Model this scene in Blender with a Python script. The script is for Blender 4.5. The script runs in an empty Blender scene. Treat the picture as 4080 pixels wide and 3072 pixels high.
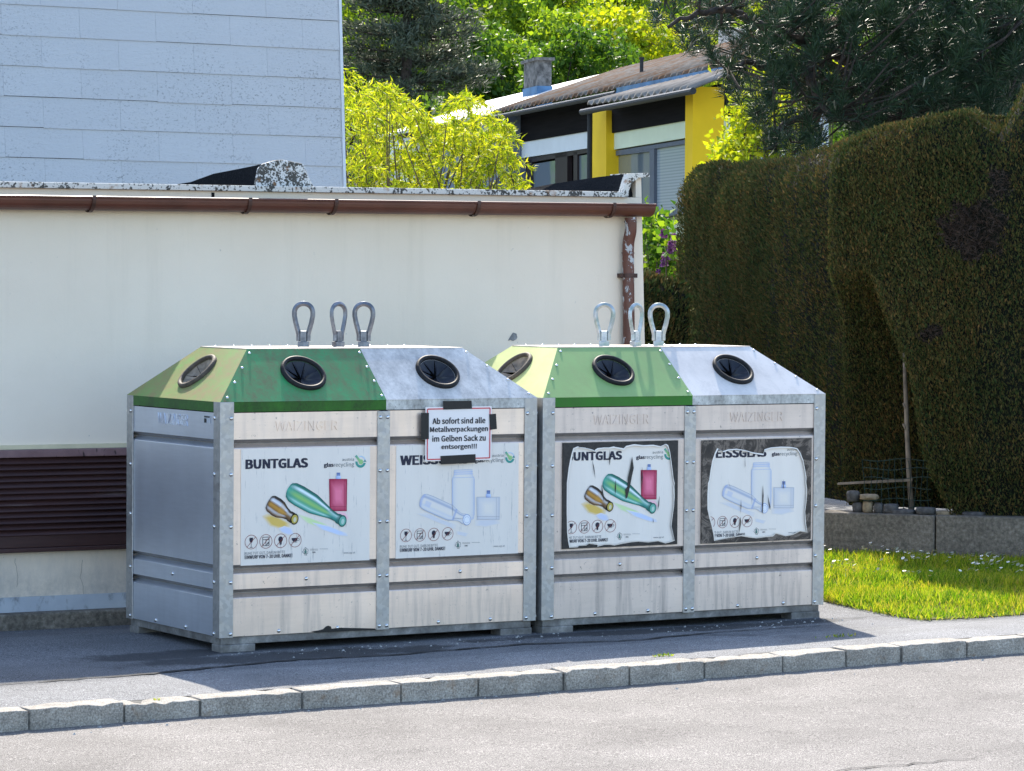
import bpy, math, random
import numpy as np
from mathutils import Vector, Matrix
random.seed(7); rng = np.random.default_rng(11)
R = math.radians
# ------------------------------------------------------------------ camera, world, sun, exposure
CAM = np.array([-5.933, -12.125, 1.561]); YAW, PIT, ROL = -0.5463, -0.0312, 0.0072
FPX = 12707.2; PW, PH = 4080.0, 3072.0
F_ = np.array([-math.sin(YAW)*math.cos(PIT), math.cos(YAW)*math.cos(PIT), math.sin(PIT)])
_r = np.array([math.cos(YAW), math.sin(YAW), 0.0]); _u = np.cross(_r, F_)
R_ = math.cos(ROL)*_r + math.sin(ROL)*_u; U_ = -math.sin(ROL)*_r + math.cos(ROL)*_u
scn = bpy.context.scene
cam = bpy.data.cameras.new('camera'); cam.sensor_width = 36; cam.lens = FPX/PW*36
cam.clip_start = .1; cam.clip_end = 2000
camo = bpy.data.objects.new('camera', cam); scn.collection.objects.link(camo)
camo.matrix_world = Matrix(((R_[0], U_[0], -F_[0], CAM[0]), (R_[1], U_[1], -F_[1], CAM[1]), (R_[2], U_[2], -F_[2], CAM[2]), (0, 0, 0, 1)))
scn.camera = camo
SUN = Vector((.50, 1.05, 1.0)).normalized()
w = bpy.data.worlds.new('World'); scn.world = w; w.use_nodes = True
nt = w.node_tree; bg = nt.nodes['Background']; sky = nt.nodes.new('ShaderNodeTexSky'); sky.sky_type = 'NISHITA'
sky.sun_disc = False; sky.sun_elevation = math.asin(SUN.z); sky.sun_rotation = math.atan2(SUN.x, SUN.y)
sky.air_density = 1.0; sky.dust_density = 1.0; sky.ozone_density = 1.2
nt.links.new(sky.outputs[0], bg.inputs[0]); bg.inputs[1].default_value = .15
sl = bpy.data.lights.new('sun', 'SUN'); sl.energy = 3.3; sl.angle = R(.5); sl.color = (1, .92, .79)
so = bpy.data.objects.new('sun', sl); scn.collection.objects.link(so)
so.rotation_euler = SUN.to_track_quat('Z', 'Y').to_euler()
scn.view_settings.view_transform = 'Standard'; scn.view_settings.look = 'None'
scn.view_settings.exposure = 1.6; scn.view_settings.gamma = 1
scn.render.engine = 'CYCLES'
scn.cycles.max_bounces = 7; scn.cycles.transparent_max_bounces = 6

# ------------------------------------------------------------------ photo geometry helpers
def ray(u, v):
    return F_ + R_*((u-PW/2)/FPX) - U_*((v-PH/2)/FPX)
def onz(u, v, z=0.0):
    d = ray(u, v); return CAM + d*(z-CAM[2])/d[2]
def at(u, v, dist):
    return CAM + ray(u, v)*dist
def pj(P):
    d = np.asarray(P, float)-CAM; z = d@F_
    return PW/2+FPX*(d@R_)/z, PH/2-FPX*(d@U_)/z
def zat(x, y, v):
    v0 = pj((x, y, 0))[1]; v1 = pj((x, y, 1))[1]
    return (v-v0)/(v1-v0)
class Frame:
    """upright plane: a along it (to the right), depth behind it, z up"""
    def __init__(s, ox, oy, ang):
        s.o = np.array([ox, oy, 0.0]); s.ang = ang
        s.x = np.array([math.cos(ang), math.sin(ang), 0]); s.y = np.array([-math.sin(ang), math.cos(ang), 0])
    def px(s, u, v, dep=0.0):
        d = ray(u, v); t = ((s.o + s.y*dep - CAM)@s.y)/(d@s.y); P = CAM+d*t-s.o
        return float(P@s.x), float(P[2])
    def onx(s, u, v, a):
        d = ray(u, v); t = ((s.o + s.x*a - CAM)@s.x)/(d@s.x); P = CAM+d*t-s.o
        return float(P@s.y), float(P[2])
    def world(s, a, dep, z): return s.o + s.x*a + s.y*dep + np.array([0, 0, z])

# ------------------------------------------------------------------ scene helpers
COL = scn.collection
def tag(o, label=None, cat=None, group=None, kind=None):
    if label: o['label'] = label
    if cat: o['category'] = cat
    if group: o['group'] = group
    if kind: o['kind'] = kind
    return o
def empty(name, loc=(0, 0, 0), rz=0, label=None, cat=None, group=None, kind=None):
    o = bpy.data.objects.new(name, None); COL.objects.link(o); o.location = loc; o.rotation_euler = (0, 0, rz)
    o.empty_display_size = .1
    return tag(o, label, cat, group, kind)
def link(name, me, parent=None, mat=None):
    o = bpy.data.objects.new(name, me); COL.objects.link(o)
    if parent: o.parent = parent
    if mat is not None:
        me.materials.clear()
        for m in (mat if isinstance(mat, (list, tuple)) else [mat]): me.materials.append(m)
    return o
class MB:
    def __init__(s): s.v = []; s.f = []; s.c = []; s.mi = []; s.cur = 0
    def add(s, vs, fs, col=None):
        n = len(s.v); s.v += [tuple(map(float, p)) for p in vs]
        for f in fs: s.f.append(tuple(i+n for i in f)); s.mi.append(s.cur)
        if col is not None:
            if isinstance(col[0], (int, float)): col = [col]*len(vs)
            s.c += list(col)
        return s
    def box(s, x0, x1, y0, y1, z0, z1):
        return s.add([(x0, y0, z0), (x1, y0, z0), (x1, y1, z0), (x0, y1, z0), (x0, y0, z1), (x1, y0, z1), (x1, y1, z1), (x0, y1, z1)],
                     [(0, 3, 2, 1), (4, 5, 6, 7), (0, 1, 5, 4), (1, 2, 6, 5), (2, 3, 7, 6), (3, 0, 4, 7)])
    def prism(s, poly, d0, d1, axis='y'):
        """polygon of 2D points extruded along an axis ('y': points are (x,z); 'x': (y,z); 'z': (x,y))"""
        def P(p, d): return {'y': (p[0], d, p[1]), 'x': (d, p[0], p[1]), 'z': (p[0], p[1], d)}[axis]
        n = len(poly); vs = [P(p, d0) for p in poly]+[P(p, d1) for p in poly]
        return s.add(vs, [tuple(range(n)), tuple(range(2*n-1, n-1, -1))]+[(i, (i+1) % n+0, (i+1) % n+n, i+n)[::-1] for i in range(n)])
    def tube(s, pts, rad, n=8, cap=True, square=False):
        pts = [Vector(p) for p in pts]; m = len(pts); rings = []
        rad = rad if isinstance(rad, (list, tuple)) else [rad]*m
        up = None; vs = []
        for i, p in enumerate(pts):
            t = (pts[min(i+1, m-1)]-pts[max(i-1, 0)]).normalized()
            if up is None: up = t.orthogonal().normalized()
            up = (up - t*up.dot(t)).normalized(); b = t.cross(up)
            for k in range(n):
                a = 2*math.pi*(k+(.5 if square else 0))/n
                vs.append(p+(up*math.cos(a)+b*math.sin(a))*rad[i])
        fs = [(i*n+k, i*n+(k+1) % n, (i+1)*n+(k+1) % n, (i+1)*n+k) for i in range(m-1) for k in range(n)]
        if cap: fs += [tuple(range(n-1, -1, -1)), tuple(range((m-1)*n, m*n))]
        return s.add(vs, fs)
    def mesh(s, name):
        me = bpy.data.meshes.new(name); me.from_pydata(s.v, [], s.f)
        if s.c:
            ca = me.color_attributes.new('Col', 'FLOAT_COLOR', 'POINT')
            ca.data.foreach_set('color', np.array([(*c[:3], 1.0) for c in s.c], np.float32).ravel())
        return me
    def build(s, name, mat=None, parent=None, smooth=False, bevel=0, seg=2, recalc=True):
        me = s.mesh(name)
        if recalc:
            import bmesh
            bm = bmesh.new(); bm.from_mesh(me); bmesh.ops.recalc_face_normals(bm, faces=bm.faces); bm.to_mesh(me); bm.free()
        o = link(name, me, parent, mat)
        if any(s.mi): me.polygons.foreach_set('material_index', s.mi)
        if smooth: me.polygons.foreach_set('use_smooth', [True]*len(me.polygons))
        if bevel:
            b = o.modifiers.new('bevel', 'BEVEL'); b.width = bevel; b.segments = seg; b.limit_method = 'ANGLE'; b.angle_limit = R(30)
        return o
def np_mesh(name, verts, faces, smooth=False):
    """verts (N,3), faces (M,k) -> mesh"""
    me = bpy.data.meshes.new(name); M, k = faces.shape
    me.vertices.add(len(verts)); me.vertices.foreach_set('co', np.ascontiguousarray(verts, np.float32).ravel())
    me.loops.add(M*k); me.loops.foreach_set('vertex_index', np.ascontiguousarray(faces, np.int32).ravel())
    me.polygons.add(M); me.polygons.foreach_set('loop_start', np.arange(0, M*k, k, dtype=np.int32))
    me.update(calc_edges=True); me.validate()
    if smooth: me.polygons.foreach_set('use_smooth', [True]*M)
    return me
def unit(a): return a/np.maximum(np.linalg.norm(a, axis=-1, keepdims=True), 1e-9)
def leaves(c, d, l, wd, droop=0.15, side=None):
    """diamond leaves: base points c, direction d, lengths l, widths wd -> verts, quad faces"""
    n = len(c); d = unit(d); q = rng.normal(size=(n, 3)) if side is None else side
    s = unit(np.cross(d, q)); nn = np.cross(s, d)
    l = np.broadcast_to(l, (n,))[:, None]; wd = np.broadcast_to(wd, (n,))[:, None]
    mid = c+d*l*.45
    v = np.stack([c, mid+s*wd*.5+nn*wd*.15, c+d*l-nn*l*droop, mid-s*wd*.5+nn*wd*.15], 1).reshape(-1, 3)
    return v, np.arange(4*n).reshape(n, 4)

# ------------------------------------------------------------------ material helpers
class Mat:
    def __init__(s, name):
        s.m = bpy.data.materials.new(name); s.m.use_nodes = True; s.t = s.m.node_tree; s.b = s.t.nodes['Principled BSDF']
        s.out = s.t.nodes['Material Output']; s.tc = s.t.nodes.new('ShaderNodeTexCoord')
    def n(s, typ, **kw):
        x = s.t.nodes.new(typ)
        for k, v in kw.items(): setattr(x, k, v)
        return x
    def L(s, a, b): s.t.links.new(a, b)
    def put(s, sock, v):
        if hasattr(v, 'is_output') or isinstance(v, bpy.types.NodeSocket): s.L(v, sock)
        elif isinstance(v, (tuple, list)) and sock.type == 'RGBA': sock.default_value = (*v[:3], 1)
        else: sock.default_value = v
    def vec(s, scale=(1, 1, 1), coord='Object', rot=(0, 0, 0)):
        m = s.n('ShaderNodeMapping'); s.L(s.tc.outputs[coord], m.inputs[0]); m.inputs['Scale'].default_value = scale; m.inputs['Rotation'].default_value = rot
        return m.outputs[0]
    def noise(s, scale, detail=4, rough=.55, vec=None, dist=0, out=0):
        x = s.n('ShaderNodeTexNoise'); s.L(vec or s.tc.outputs['Object'], x.inputs['Vector'])
        x.inputs['Scale'].default_value = scale; x.inputs['Detail'].default_value = detail; x.inputs['Roughness'].default_value = rough; x.inputs['Distortion'].default_value = dist
        return x.outputs[out]
    def voro(s, scale, vec=None, feature='F1', out='Color', rnd=1):
        x = s.n('ShaderNodeTexVoronoi', feature=feature); s.L(vec or s.tc.outputs['Object'], x.inputs['Vector']); x.inputs['Scale'].default_value = scale
        x.inputs['Randomness'].default_value = rnd
        return x.outputs[out]
    def ramp(s, fac, stops, interp='LINEAR'):
        x = s.n('ShaderNodeValToRGB'); s.L(fac, x.inputs[0]); e = x.color_ramp.elements; x.color_ramp.interpolation = interp
        while len(e) < len(stops): e.new(.5)
        for k, (p, c) in zip(e, stops):
            k.position = p; k.color = (c, c, c, 1) if isinstance(c, (int, float)) else (*c[:3], 1)
        return x.outputs[0]
    def mix(s, fac, a, b, mode='MIX'):
        x = s.n('ShaderNodeMix', data_type='RGBA', blend_type=mode)
        s.put(x.inputs[0], fac); s.put(x.inputs[6], a); s.put(x.inputs[7], b)
        return x.outputs[2]
    def math(s, op, a, b=0.0, clamp=False):
        x = s.n('ShaderNodeMath', operation=op, use_clamp=clamp); s.put(x.inputs[0], a); s.put(x.inputs[1], b); return x.outputs[0]
    def sep(s, coord='Object'):
        x = s.n('ShaderNodeSeparateXYZ'); s.L(s.tc.outputs[coord], x.inputs[0]); return x.outputs
    def range(s, v, a, b, c=0.0, d=1.0):
        x = s.n('ShaderNodeMapRange', clamp=True); s.put(x.inputs[0], v)
        for i, q in enumerate((a, b, c, d)): x.inputs[1+i].default_value = q
        return x.outputs[0]
    def bump(s, h, strength=.3, dist=.01, normal=None):
        x = s.n('ShaderNodeBump'); s.L(h, x.inputs['Height']); x.inputs['Strength'].default_value = strength; x.inputs['Distance'].default_value = dist
        if normal is not None: s.L(normal, x.inputs['Normal'])
        s.L(x.outputs[0], s.b.inputs['Normal']); return x.outputs[0]
    def set(s, base=None, rough=None, metal=None, spec=None):
        for k, v in (('Base Color', base), ('Roughness', rough), ('Metallic', metal), ('Specular IOR Level', spec)):
            if v is not None: s.put(s.b.inputs[k], v)
        return s
def srgb(r, g, b):
    f = lambda c: (c/255/12.92) if c/255 <= .04045 else ((c/255+.055)/1.055)**2.4
    return (f(r), f(g), f(b))
def plain(name, c, rough=.6, metal=0, var=.12, scale=8, bump=0, bs=60, spec=.4):
    M = Mat(name); n = M.noise(scale, 5)
    a = tuple(x*(1-var) for x in c); b = tuple(min(1, x*(1+var)) for x in c)
    M.set(M.ramp(n, [(.3, a), (.7, b)]), rough, metal, spec)
    if bump: M.bump(M.noise(bs, 4), bump, .004)
    return M.m
def leafmat(name, cols, trans=.45, tcol=None, rough=.55, patch=None):
    M = Mat(name); g = M.n('ShaderNodeNewGeometry'); stops = [(i/max(1, len(cols)-1), c) for i, c in enumerate(cols)]
    col = M.ramp(g.outputs['Random Per Island'], stops)
    if patch: col = M.mix(1.0, col, M.ramp(M.noise(patch[0], 4, .6), [(.35, patch[1]), (.65, patch[2])]), 'MULTIPLY')
    M.set(col, rough, 0, .25)
    if trans:
        t = M.n('ShaderNodeBsdfTranslucent'); mx = M.n('ShaderNodeMixShader'); mx.inputs[0].default_value = trans
        if tcol: M.put(t.inputs[0], M.mix(1.0, col, tcol, 'MULTIPLY'))
        else: M.L(col, t.inputs[0])
        M.L(M.b.outputs[0], mx.inputs[1]); M.L(t.outputs[0], mx.inputs[2]); M.L(mx.outputs[0], M.out.inputs[0])
    return M.m

# asphalt
def asphalt(name, base, speck, stains=False):
    M = Mat(name)
    fine = M.noise(210, 3, .75); mid = M.noise(48, 4, .6); big = M.noise(1.3, 5, .6); streak = M.noise(2.2, 5, .6, vec=M.vec((.35, 2.2, 1)))
    c = M.ramp(fine, [(.36, tuple(x*.32 for x in base)), (.5, base), (.63, speck)])
    c = M.mix(.7, c, M.ramp(mid, [(.25, .62), (.75, 1.25)]), 'MULTIPLY')
    c = M.mix(.9, c, M.ramp(big, [(.3, .66), (.7, 1.22)]), 'MULTIPLY')
    c = M.mix(.35, c, M.ramp(streak, [(.3, .75), (.7, 1.2)]), 'MULTIPLY')
    if stains:
        x, y, z = M.sep()
        def blob(cx, cy, rx, ry, edge=.35):
            a = M.math('MULTIPLY', M.math('SUBTRACT', x, cx), 1/rx); b = M.math('MULTIPLY', M.math('SUBTRACT', y, cy), 1/ry)
            q = M.math('ADD', M.math('MULTIPLY', a, a), M.math('MULTIPLY', b, b))
            q = M.math('ADD', q, M.math('MULTIPLY', M.math('SUBTRACT', M.noise(4, 7, .75), .5), 4.5))
            return M.range(q, 1-edge, 1+edge, 1, 0)
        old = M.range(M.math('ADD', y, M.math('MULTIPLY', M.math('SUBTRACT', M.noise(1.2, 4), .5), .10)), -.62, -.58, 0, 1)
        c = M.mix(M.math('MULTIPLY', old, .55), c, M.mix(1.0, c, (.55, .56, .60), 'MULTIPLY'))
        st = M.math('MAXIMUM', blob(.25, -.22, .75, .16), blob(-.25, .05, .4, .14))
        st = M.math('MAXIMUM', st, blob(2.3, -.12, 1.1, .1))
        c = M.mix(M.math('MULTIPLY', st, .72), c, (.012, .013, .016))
    M.set(c, .88, 0, .3)
    h = M.math('ADD', M.noise(180, 3), M.math('MULTIPLY', M.noise(45, 3), .7))
    M.bump(h, .55, .004)
    return M.m
m_road = asphalt('road_asphalt', (.150, .138, .128), (.40, .37, .345))
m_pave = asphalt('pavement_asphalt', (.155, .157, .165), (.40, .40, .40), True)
# granite kerb
M = Mat('granite'); n1 = M.noise(150, 3, .7); n2 = M.noise(9, 5)
c = M.ramp(n1, [(.3, (.16, .145, .128)), (.5, (.34, .308, .265)), (.7, (.54, .50, .44))])
c = M.mix(.7, c, M.ramp(n2, [(.3, .6), (.7, 1.2)]), 'MULTIPLY'); c = M.mix(M.ramp(M.noise(14, 4), [(.6, 0), (.75, .55)]), c, (.22, .12, .05))
M.set(c, .85, 0, .3); M.bump(M.noise(50, 6, .65), .8, .012); m_granite = M.m
# white render of the garage
M = Mat('white_render'); x, y, z = M.sep()
c = M.ramp(M.noise(.9, 6), [(.3, (.78, .67, .545)), (.7, (.86, .755, .625))])
c = M.mix(M.math('MULTIPLY', M.range(z, .1, .5, 1, 0), M.ramp(M.noise(9, 6, .7, vec=M.vec((1, 1, .35))), [(.4, 0), (.75, .6)])), c, (.36, .36, .36))
c = M.mix(M.ramp(M.noise(30, 3, .5), [(.73, 0), (.76, .5)]), c, (.35, .34, .32))
c = M.mix(M.math('MULTIPLY', M.range(z, 1.6, 1.85, 0, .35), M.noise(3, 4)), c, (.62, .52, .36))
c = M.mix(M.math('MULTIPLY', M.range(z, .9, 2.0, 0, .55), M.ramp(M.noise(7, 6, .7, vec=M.vec((1, 1, .06))), [(.52, 0), (.8, .6)])), c, (.50, .43, .33))
c = M.mix(M.math('MULTIPLY', M.range(z, .0, .28, 1, 0), M.ramp(M.noise(14, 6, .75), [(.35, .1), (.65, .85)])), c, (.26, .25, .23))
M.set(c, .92, 0, .2); tb = M.bump(M.noise(5, 4, .6), .18, .03); M.bump(M.noise(120, 4), .3, .004, tb); m_wall = M.m
M = Mat('blue_grey_skirting'); c = M.ramp(M.noise(5, 6), [(.3, (.36, .40, .46)), (.7, (.52, .56, .60))])
c = M.mix(M.ramp(M.noise(25, 5, .7, vec=M.vec((1, 1, .5))), [(.55, 0), (.75, .8)]), c, (.12, .12, .12)); M.set(c, .9); M.bump(M.noise(90, 4), .3, .004); m_skirt = M.m
# lichened metal cap
def lichen(name, base, amt, sc=45):
    M = Mat(name); v = M.noise(sc, 5, .65); v2 = M.noise(sc*.25, 4)
    msk = M.ramp(M.math('ADD', M.math('MULTIPLY', v, .6), M.math('MULTIPLY', v2, .5)), [(.60-amt, 0), (.63-amt, 1)])
    c = M.mix(msk, base, (.07, .068, .06)); c = M.mix(M.ramp(M.noise(14, 5), [(.6, 0), (.7, .7)]), c, (.30, .14, .05))
    M.set(c, .75, 0, .3); M.bump(v, .3, .003); return M.m
m_cap = lichen('lichened_cap', (.66, .63, .57), .03, 80)
m_plate = lichen('lichened_plate', (.62, .62, .60), .085, 110)
M = Mat('roofing_felt'); M.set(M.ramp(M.noise(120, 3, .7), [(.35, (.006, .007, .009)), (.62, (.014, .015, .018)), (.8, (.05, .05, .05))]), .95, 0, .12); M.bump(M.noise(120, 3), .8, .004); m_felt = M.m
# brown gutter paint with flaking
def flaking(name, base, under, amt):
    M = Mat(name); v = M.noise(22, 6, .7, vec=M.vec((1, 1, .55)), dist=.6)
    msk = M.ramp(v, [(.66-amt, 0), (.675-amt, 1)])
    c = M.mix(msk, M.ramp(M.noise(6, 5), [(.3, tuple(q*.75 for q in base)), (.7, tuple(q*1.2 for q in base))]), under)
    M.set(c, .42, 0, .5); M.bump(msk, -.3, .002); return M.m
m_gutter = flaking('brown_gutter_paint', (.105, .034, .022), (.35, .30, .27), -.10)
m_pipe = flaking('flaking_pipe_paint', (.115, .036, .022), (.42, .43, .44), .09)
m_bracket = plain('bracket_brown', (.06, .025, .018), .5, 0, .3, 30)
M = Mat('louvre_brown'); c = M.ramp(M.noise(5, 6, .65, vec=M.vec((.25, 1, 3))), [(.3, (.032, .014, .014)), (.6, (.055, .024, .022)), (.78, (.16, .12, .11))]); M.set(c, .5, 0, .4); M.bump(M.noise(20, 4), .15, .004); m_louvre = M.m
M = Mat('louvre_trim'); c = M.mix(M.ramp(M.noise(35, 4, vec=M.vec((1, 1, .4))), [(.6, 0), (.66, 1)]), M.ramp(M.noise(7, 5), [(.3, (.13, .065, .07)), (.7, (.25, .15, .15))]), (.03, .015, .018)); M.set(c, .5); m_ltrim = M.m
# container metals
def alu(name, base, dirt, rough=.42, metal=.85, streaks=.25, rv=.14, bmp=.4):
    M = Mat(name); x, y, z = M.sep()
    br = M.noise(20, 5, .6, vec=M.vec((.35, .35, 3.5))); st = M.noise(28, 6, .65, vec=M.vec((1, 1, .07))); big = M.noise(2.2, 4)
    c = M.ramp(big, [(.3, tuple(q*.9 for q in base)), (.7, tuple(min(1, q*1.06) for q in base))])
    c = M.mix(.12, c, M.ramp(br, [(.3, .7), (.7, 1.25)]), 'MULTIPLY')
    lo = M.range(z, .05, .5, 1, .35)
    c = M.mix(M.math('MULTIPLY', M.ramp(st, [(.48, 0), (.75, streaks)]), lo), c, dirt)
    ms = M.ramp(M.noise(55, 5, .75), [(.62, 0), (.70, streaks*1.4)]); c = M.mix(ms, c, dirt)
    M.set(c, M.ramp(st, [(.3, rough-.04), (.75, rough+rv)]), metal, .5)
    nb = M.bump(M.noise(2.2, 2, .4), bmp, .02)
    return M.m
m_alu_a = alu('aluminium_panel', (.84, .69, .59), (.24, .21, .19), .37, .68, .5)
m_alu_b = alu('weathered_aluminium_panel', (.74, .62, .54), (.19, .165, .15), .50, .56, .6)
m_shade_grime = alu('shaded_grimy_aluminium', (.30, .285, .275), (.10, .09, .085), .55, .6, .6)  # grime plus painted shade for the undercut faces of the panel grooves
m_alu_side = alu('aluminium_side_panel', (.66, .70, .78), (.34, .35, .37), .42, .80, .12, .0, .12)  # same metal as the front, darkened and blued: flank shade in the colour
M = Mat('galvanised_steel'); wv_ = M.n('ShaderNodeMix', data_type='VECTOR'); wv_.inputs[0].default_value = .02; M.L(M.tc.outputs['Object'], wv_.inputs[4]); M.L(M.noise(25, 4, .7, out=1), wv_.inputs[5]); v1 = M.voro(60, vec=wv_.outputs[1], out='Color'); sp = M.n('ShaderNodeSeparateColor'); M.L(v1, sp.inputs[0])
c = M.ramp(sp.outputs[0], [(0, (.39, .385, .38)), (.5, (.43, .425, .42)), (1, (.49, .485, .475))]); c = M.mix(M.ramp(M.noise(9, 6, .7), [(.55, 0), (.8, .4)]), c, (.22, .22, .22))
M.set(c, M.ramp(sp.outputs[1], [(0, .34), (1, .55)]), .75, .5); M.bump(M.noise(60, 3), .08, .002); m_galv = M.m
M = Mat('loop_steel'); v1 = M.noise(40, 4); M.set(M.ramp(v1, [(.3, (.11, .12, .14)), (.6, (.20, .215, .24)), (.8, (.33, .34, .36))]), .45, .7); m_loop = M.m
M = Mat('loop_steel_mossy'); v1 = M.noise(40, 4); M.set(M.mix(M.ramp(M.noise(18, 4), [(.45, 0), (.65, .6)]), M.ramp(v1, [(.3, (.36, .40, .43)), (.8, (.66, .68, .68))]), (.16, .24, .16)), .45, .65); m_loop2 = M.m
m_bolt = plain('bolt_steel', (.62, .62, .62), .25, .95, .1, 40)
M = Mat('frame_steel'); M.set(M.ramp(M.noise(14, 6, .7), [(.3, (.10, .095, .09)), (.55, (.22, .215, .21)), (.75, (.40, .39, .37))]), .6, .4); M.bump(M.noise(50, 4), .3, .004); m_frame = M.m
def roofpaint(name, base, dirt, amt, rough=.38, flow=(0, 0, 0), spec=.22):
    """painted sheet with grime in streaks; object coordinates follow the container"""
    M = Mat(name); st = M.noise(15, 7, .72, vec=M.vec((1.0, .55, .55), rot=flow)); fine = M.noise(70, 5, .7); big = M.noise(2.5, 4)
    c = M.ramp(big, [(.3, tuple(q*.86 for q in base)), (.7, tuple(min(1, q*1.12) for q in base))])
    k = M.math('ADD', M.math('MULTIPLY', st, .75), M.math('MULTIPLY', fine, .3))
    c = M.mix(M.ramp(k, [(.53-amt*.16, 0), (.70, amt)]), c, dirt); c = M.mix(M.ramp(M.noise(95, 3, .8), [(.62, 0), (.68, amt*.8)]), c, dirt)
    M.set(c, rough, 0, spec); M.bump(fine, .12, .002); return M.m
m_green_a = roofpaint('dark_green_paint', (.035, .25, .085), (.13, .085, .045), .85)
m_green_al = roofpaint('green_paint_sunlit_a', (.15, .29, .07), (.27, .17, .085), 1.0, .5)  # same green as the front slope, with sunlight painted in; brown dirt on top
m_white_a = roofpaint('grimy_white_paint', (.60, .57, .54), (.22, .215, .21), .75)
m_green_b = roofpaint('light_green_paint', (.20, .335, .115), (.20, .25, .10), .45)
m_green_bl = roofpaint('green_paint_sunlit_b', (.50, .55, .22), (.38, .36, .14), .4, .5)  # lighter copy of the front green; sun on the left slope is in the colour
m_white_b = roofpaint('white_paint', (.60, .56, .53), (.30, .29, .28), .35)
m_lip_a = roofpaint('grimy_green_lip', (.030, .14, .016), (.02, .035, .015), .85)
m_lip_b = roofpaint('green_lip', (.035, .17, .02), (.06, .10, .04), .4)
m_lip_w = roofpaint('lichened_white_lip', (.66, .66, .63), (.16, .155, .14), .95)
m_top = roofpaint('roof_top_paint', (.66, .56, .47), (.30, .22, .16), .6)
m_ring = plain('black_ring', (.016, .016, .017), .6, 0, .4, 60, .15, 90, .18)
m_ring_d = plain('dusty_ring', (.075, .058, .042), .7, 0, .4, 40, .3, 90)
m_flap = plain('rubber_flap', (.012, .014, .022), .42, 0, .4, 25)
m_flap_d = plain('dusty_flap', (.24, .19, .14), .7, 0, .45, 30)
m_black = plain('black_void', (.004, .004, .005), .9)
m_tape = plain('black_tape', (.012, .011, .011), .5, 0, .3, 60)
# printed matter
M = Mat('print'); a = M.n('ShaderNodeVertexColor', layer_name='Col')
sc_ = M.ramp(M.noise(95, 5, .7, vec=M.vec((1, 1, .10))), [(.62, 0), (.70, .18)]); M.set(M.mix(sc_, a.outputs[0], (.62, .63, .64)), .45, 0, .3); m_print = M.m
def paper(name, base, amt):
    M = Mat(name); st = M.noise(95, 5, .7, vec=M.vec((1, 1, .10))); c = M.mix(M.ramp(st, [(.60, 0), (.68, amt)]), base, (.30, .30, .31))
    c = M.mix(.25, c, M.ramp(M.noise(12, 5, vec=M.vec((1, 1, .2))), [(.3, .8), (.7, 1.05)]), 'MULTIPLY'); M.set(c, .45, 0, .35); M.bump(st, .08, .002); return M.m
m_paper = paper('scratched_poster', (.82, .755, .685), .55)
m_paper_c = paper('crumpled_poster', (.86, .79, .715), .12)
m_paper_n = plain('notice_paper', (.84, .79, .77), .55, 0, .03, 3)
M = Mat('glue_residue'); wv = M.noise(9, 6, .7, dist=1.6); M.set(M.ramp(wv, [(.3, (.016, .012, .010)), (.48, (.04, .03, .024)), (.56, (.20, .16, .13)), (.62, (.045, .034, .027)), (.72, (.15, .12, .10))]), .6); m_glue = M.m
M = Mat('dark_residue'); M.set(M.ramp(M.noise(60, 4), [(.4, (.012, .011, .011)), (.8, (.04, .036, .033))]), .55); m_glue1 = M.m
# concrete
M = Mat('mossy_concrete'); n1 = M.noise(45, 6, .7); n2 = M.noise(3, 5); x, y, z = M.sep()
c = M.ramp(n1, [(.3, (.07, .060, .047)), (.5, (.15, .13, .105)), (.7, (.26, .23, .19))]); c = M.mix(.7, c, M.ramp(n2, [(.3, .6), (.7, 1.25)]), 'MULTIPLY')
c = M.mix(M.ramp(M.noise(18, 6, .7), [(.52, 0), (.68, .75)]), c, (.06, .06, .045)); M.set(c, .95); M.bump(n1, .5, .008); m_conc = M.m
m_stone = plain('grey_stone', (.075, .073, .072), .9, 0, .5, 30, .6, 40)
m_stone_t = plain('tan_stone', (.24, .19, .125), .9, 0, .4, 30, .6, 40)
m_wood = plain('weathered_wood', (.22, .18, .14), .85, 0, .4, 14, .4, 40)
m_wire = plain('green_wire', (.012, .04, .036), .5, .2)
m_soil = plain('soil', (.12, .095, .05), 1, 0, .5, 6)
m_ground = plain('ground_earth', (.10, .11, .07), 1, 0, .4, .2)
m_hill = plain('hill_ground', (.014, .026, .006), 1, 0, .5, .3)
# foliage
m_grass = leafmat('grass_blades', [(.045, .12, .008), (.12, .22, .010), (.24, .32, .012), (.38, .40, .03), (.42, .34, .10)], .5, (1.3, 1.3, .6), patch=(2.6, (.75, .95, .8), (1.2, 1.05, 1.0)))
m_hedge = leafmat('hedge_sprays', [(.028, .052, .016), (.050, .078, .022), (.080, .094, .028), (.155, .108, .038), (.068, .088, .027), (.19, .115, .042), (.056, .074, .024), (.10, .092, .032)], .14, rough=.85, patch=(2.2, (.80, .95, .85), (1.25, 1.1, 1.0)))
m_hedge_in = plain('hedge_inside_shade', (.006, .008, .004), 1, 0, .5, 20)  # near-black: the shade inside the hedge is put into the colour
m_deadtwig = leafmat('dead_sprays', [(.05, .033, .024), (.09, .06, .045), (.035, .025, .02)], .1)
m_lime = leafmat('lime_leaves', [(.14, .24, .012), (.30, .40, .015), (.44, .50, .02), (.60, .60, .06)], .5, (1.25, 1.15, .5))
m_broad = leafmat('broad_leaves', [(.08, .17, .02), (.18, .30, .025), (.31, .42, .035)], .5, (1.4, 1.3, .5))
m_broad2 = leafmat('dark_broad_leaves', [(.04, .10, .018), (.09, .18, .024), (.16, .26, .03)], .45, (1.3, 1.3, .5))
m_yel = leafmat('yellow_green_leaves', [(.20, .32, .015), (.34, .42, .02), (.48, .50, .03)], .5, (1.3, 1.2, .4))
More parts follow.
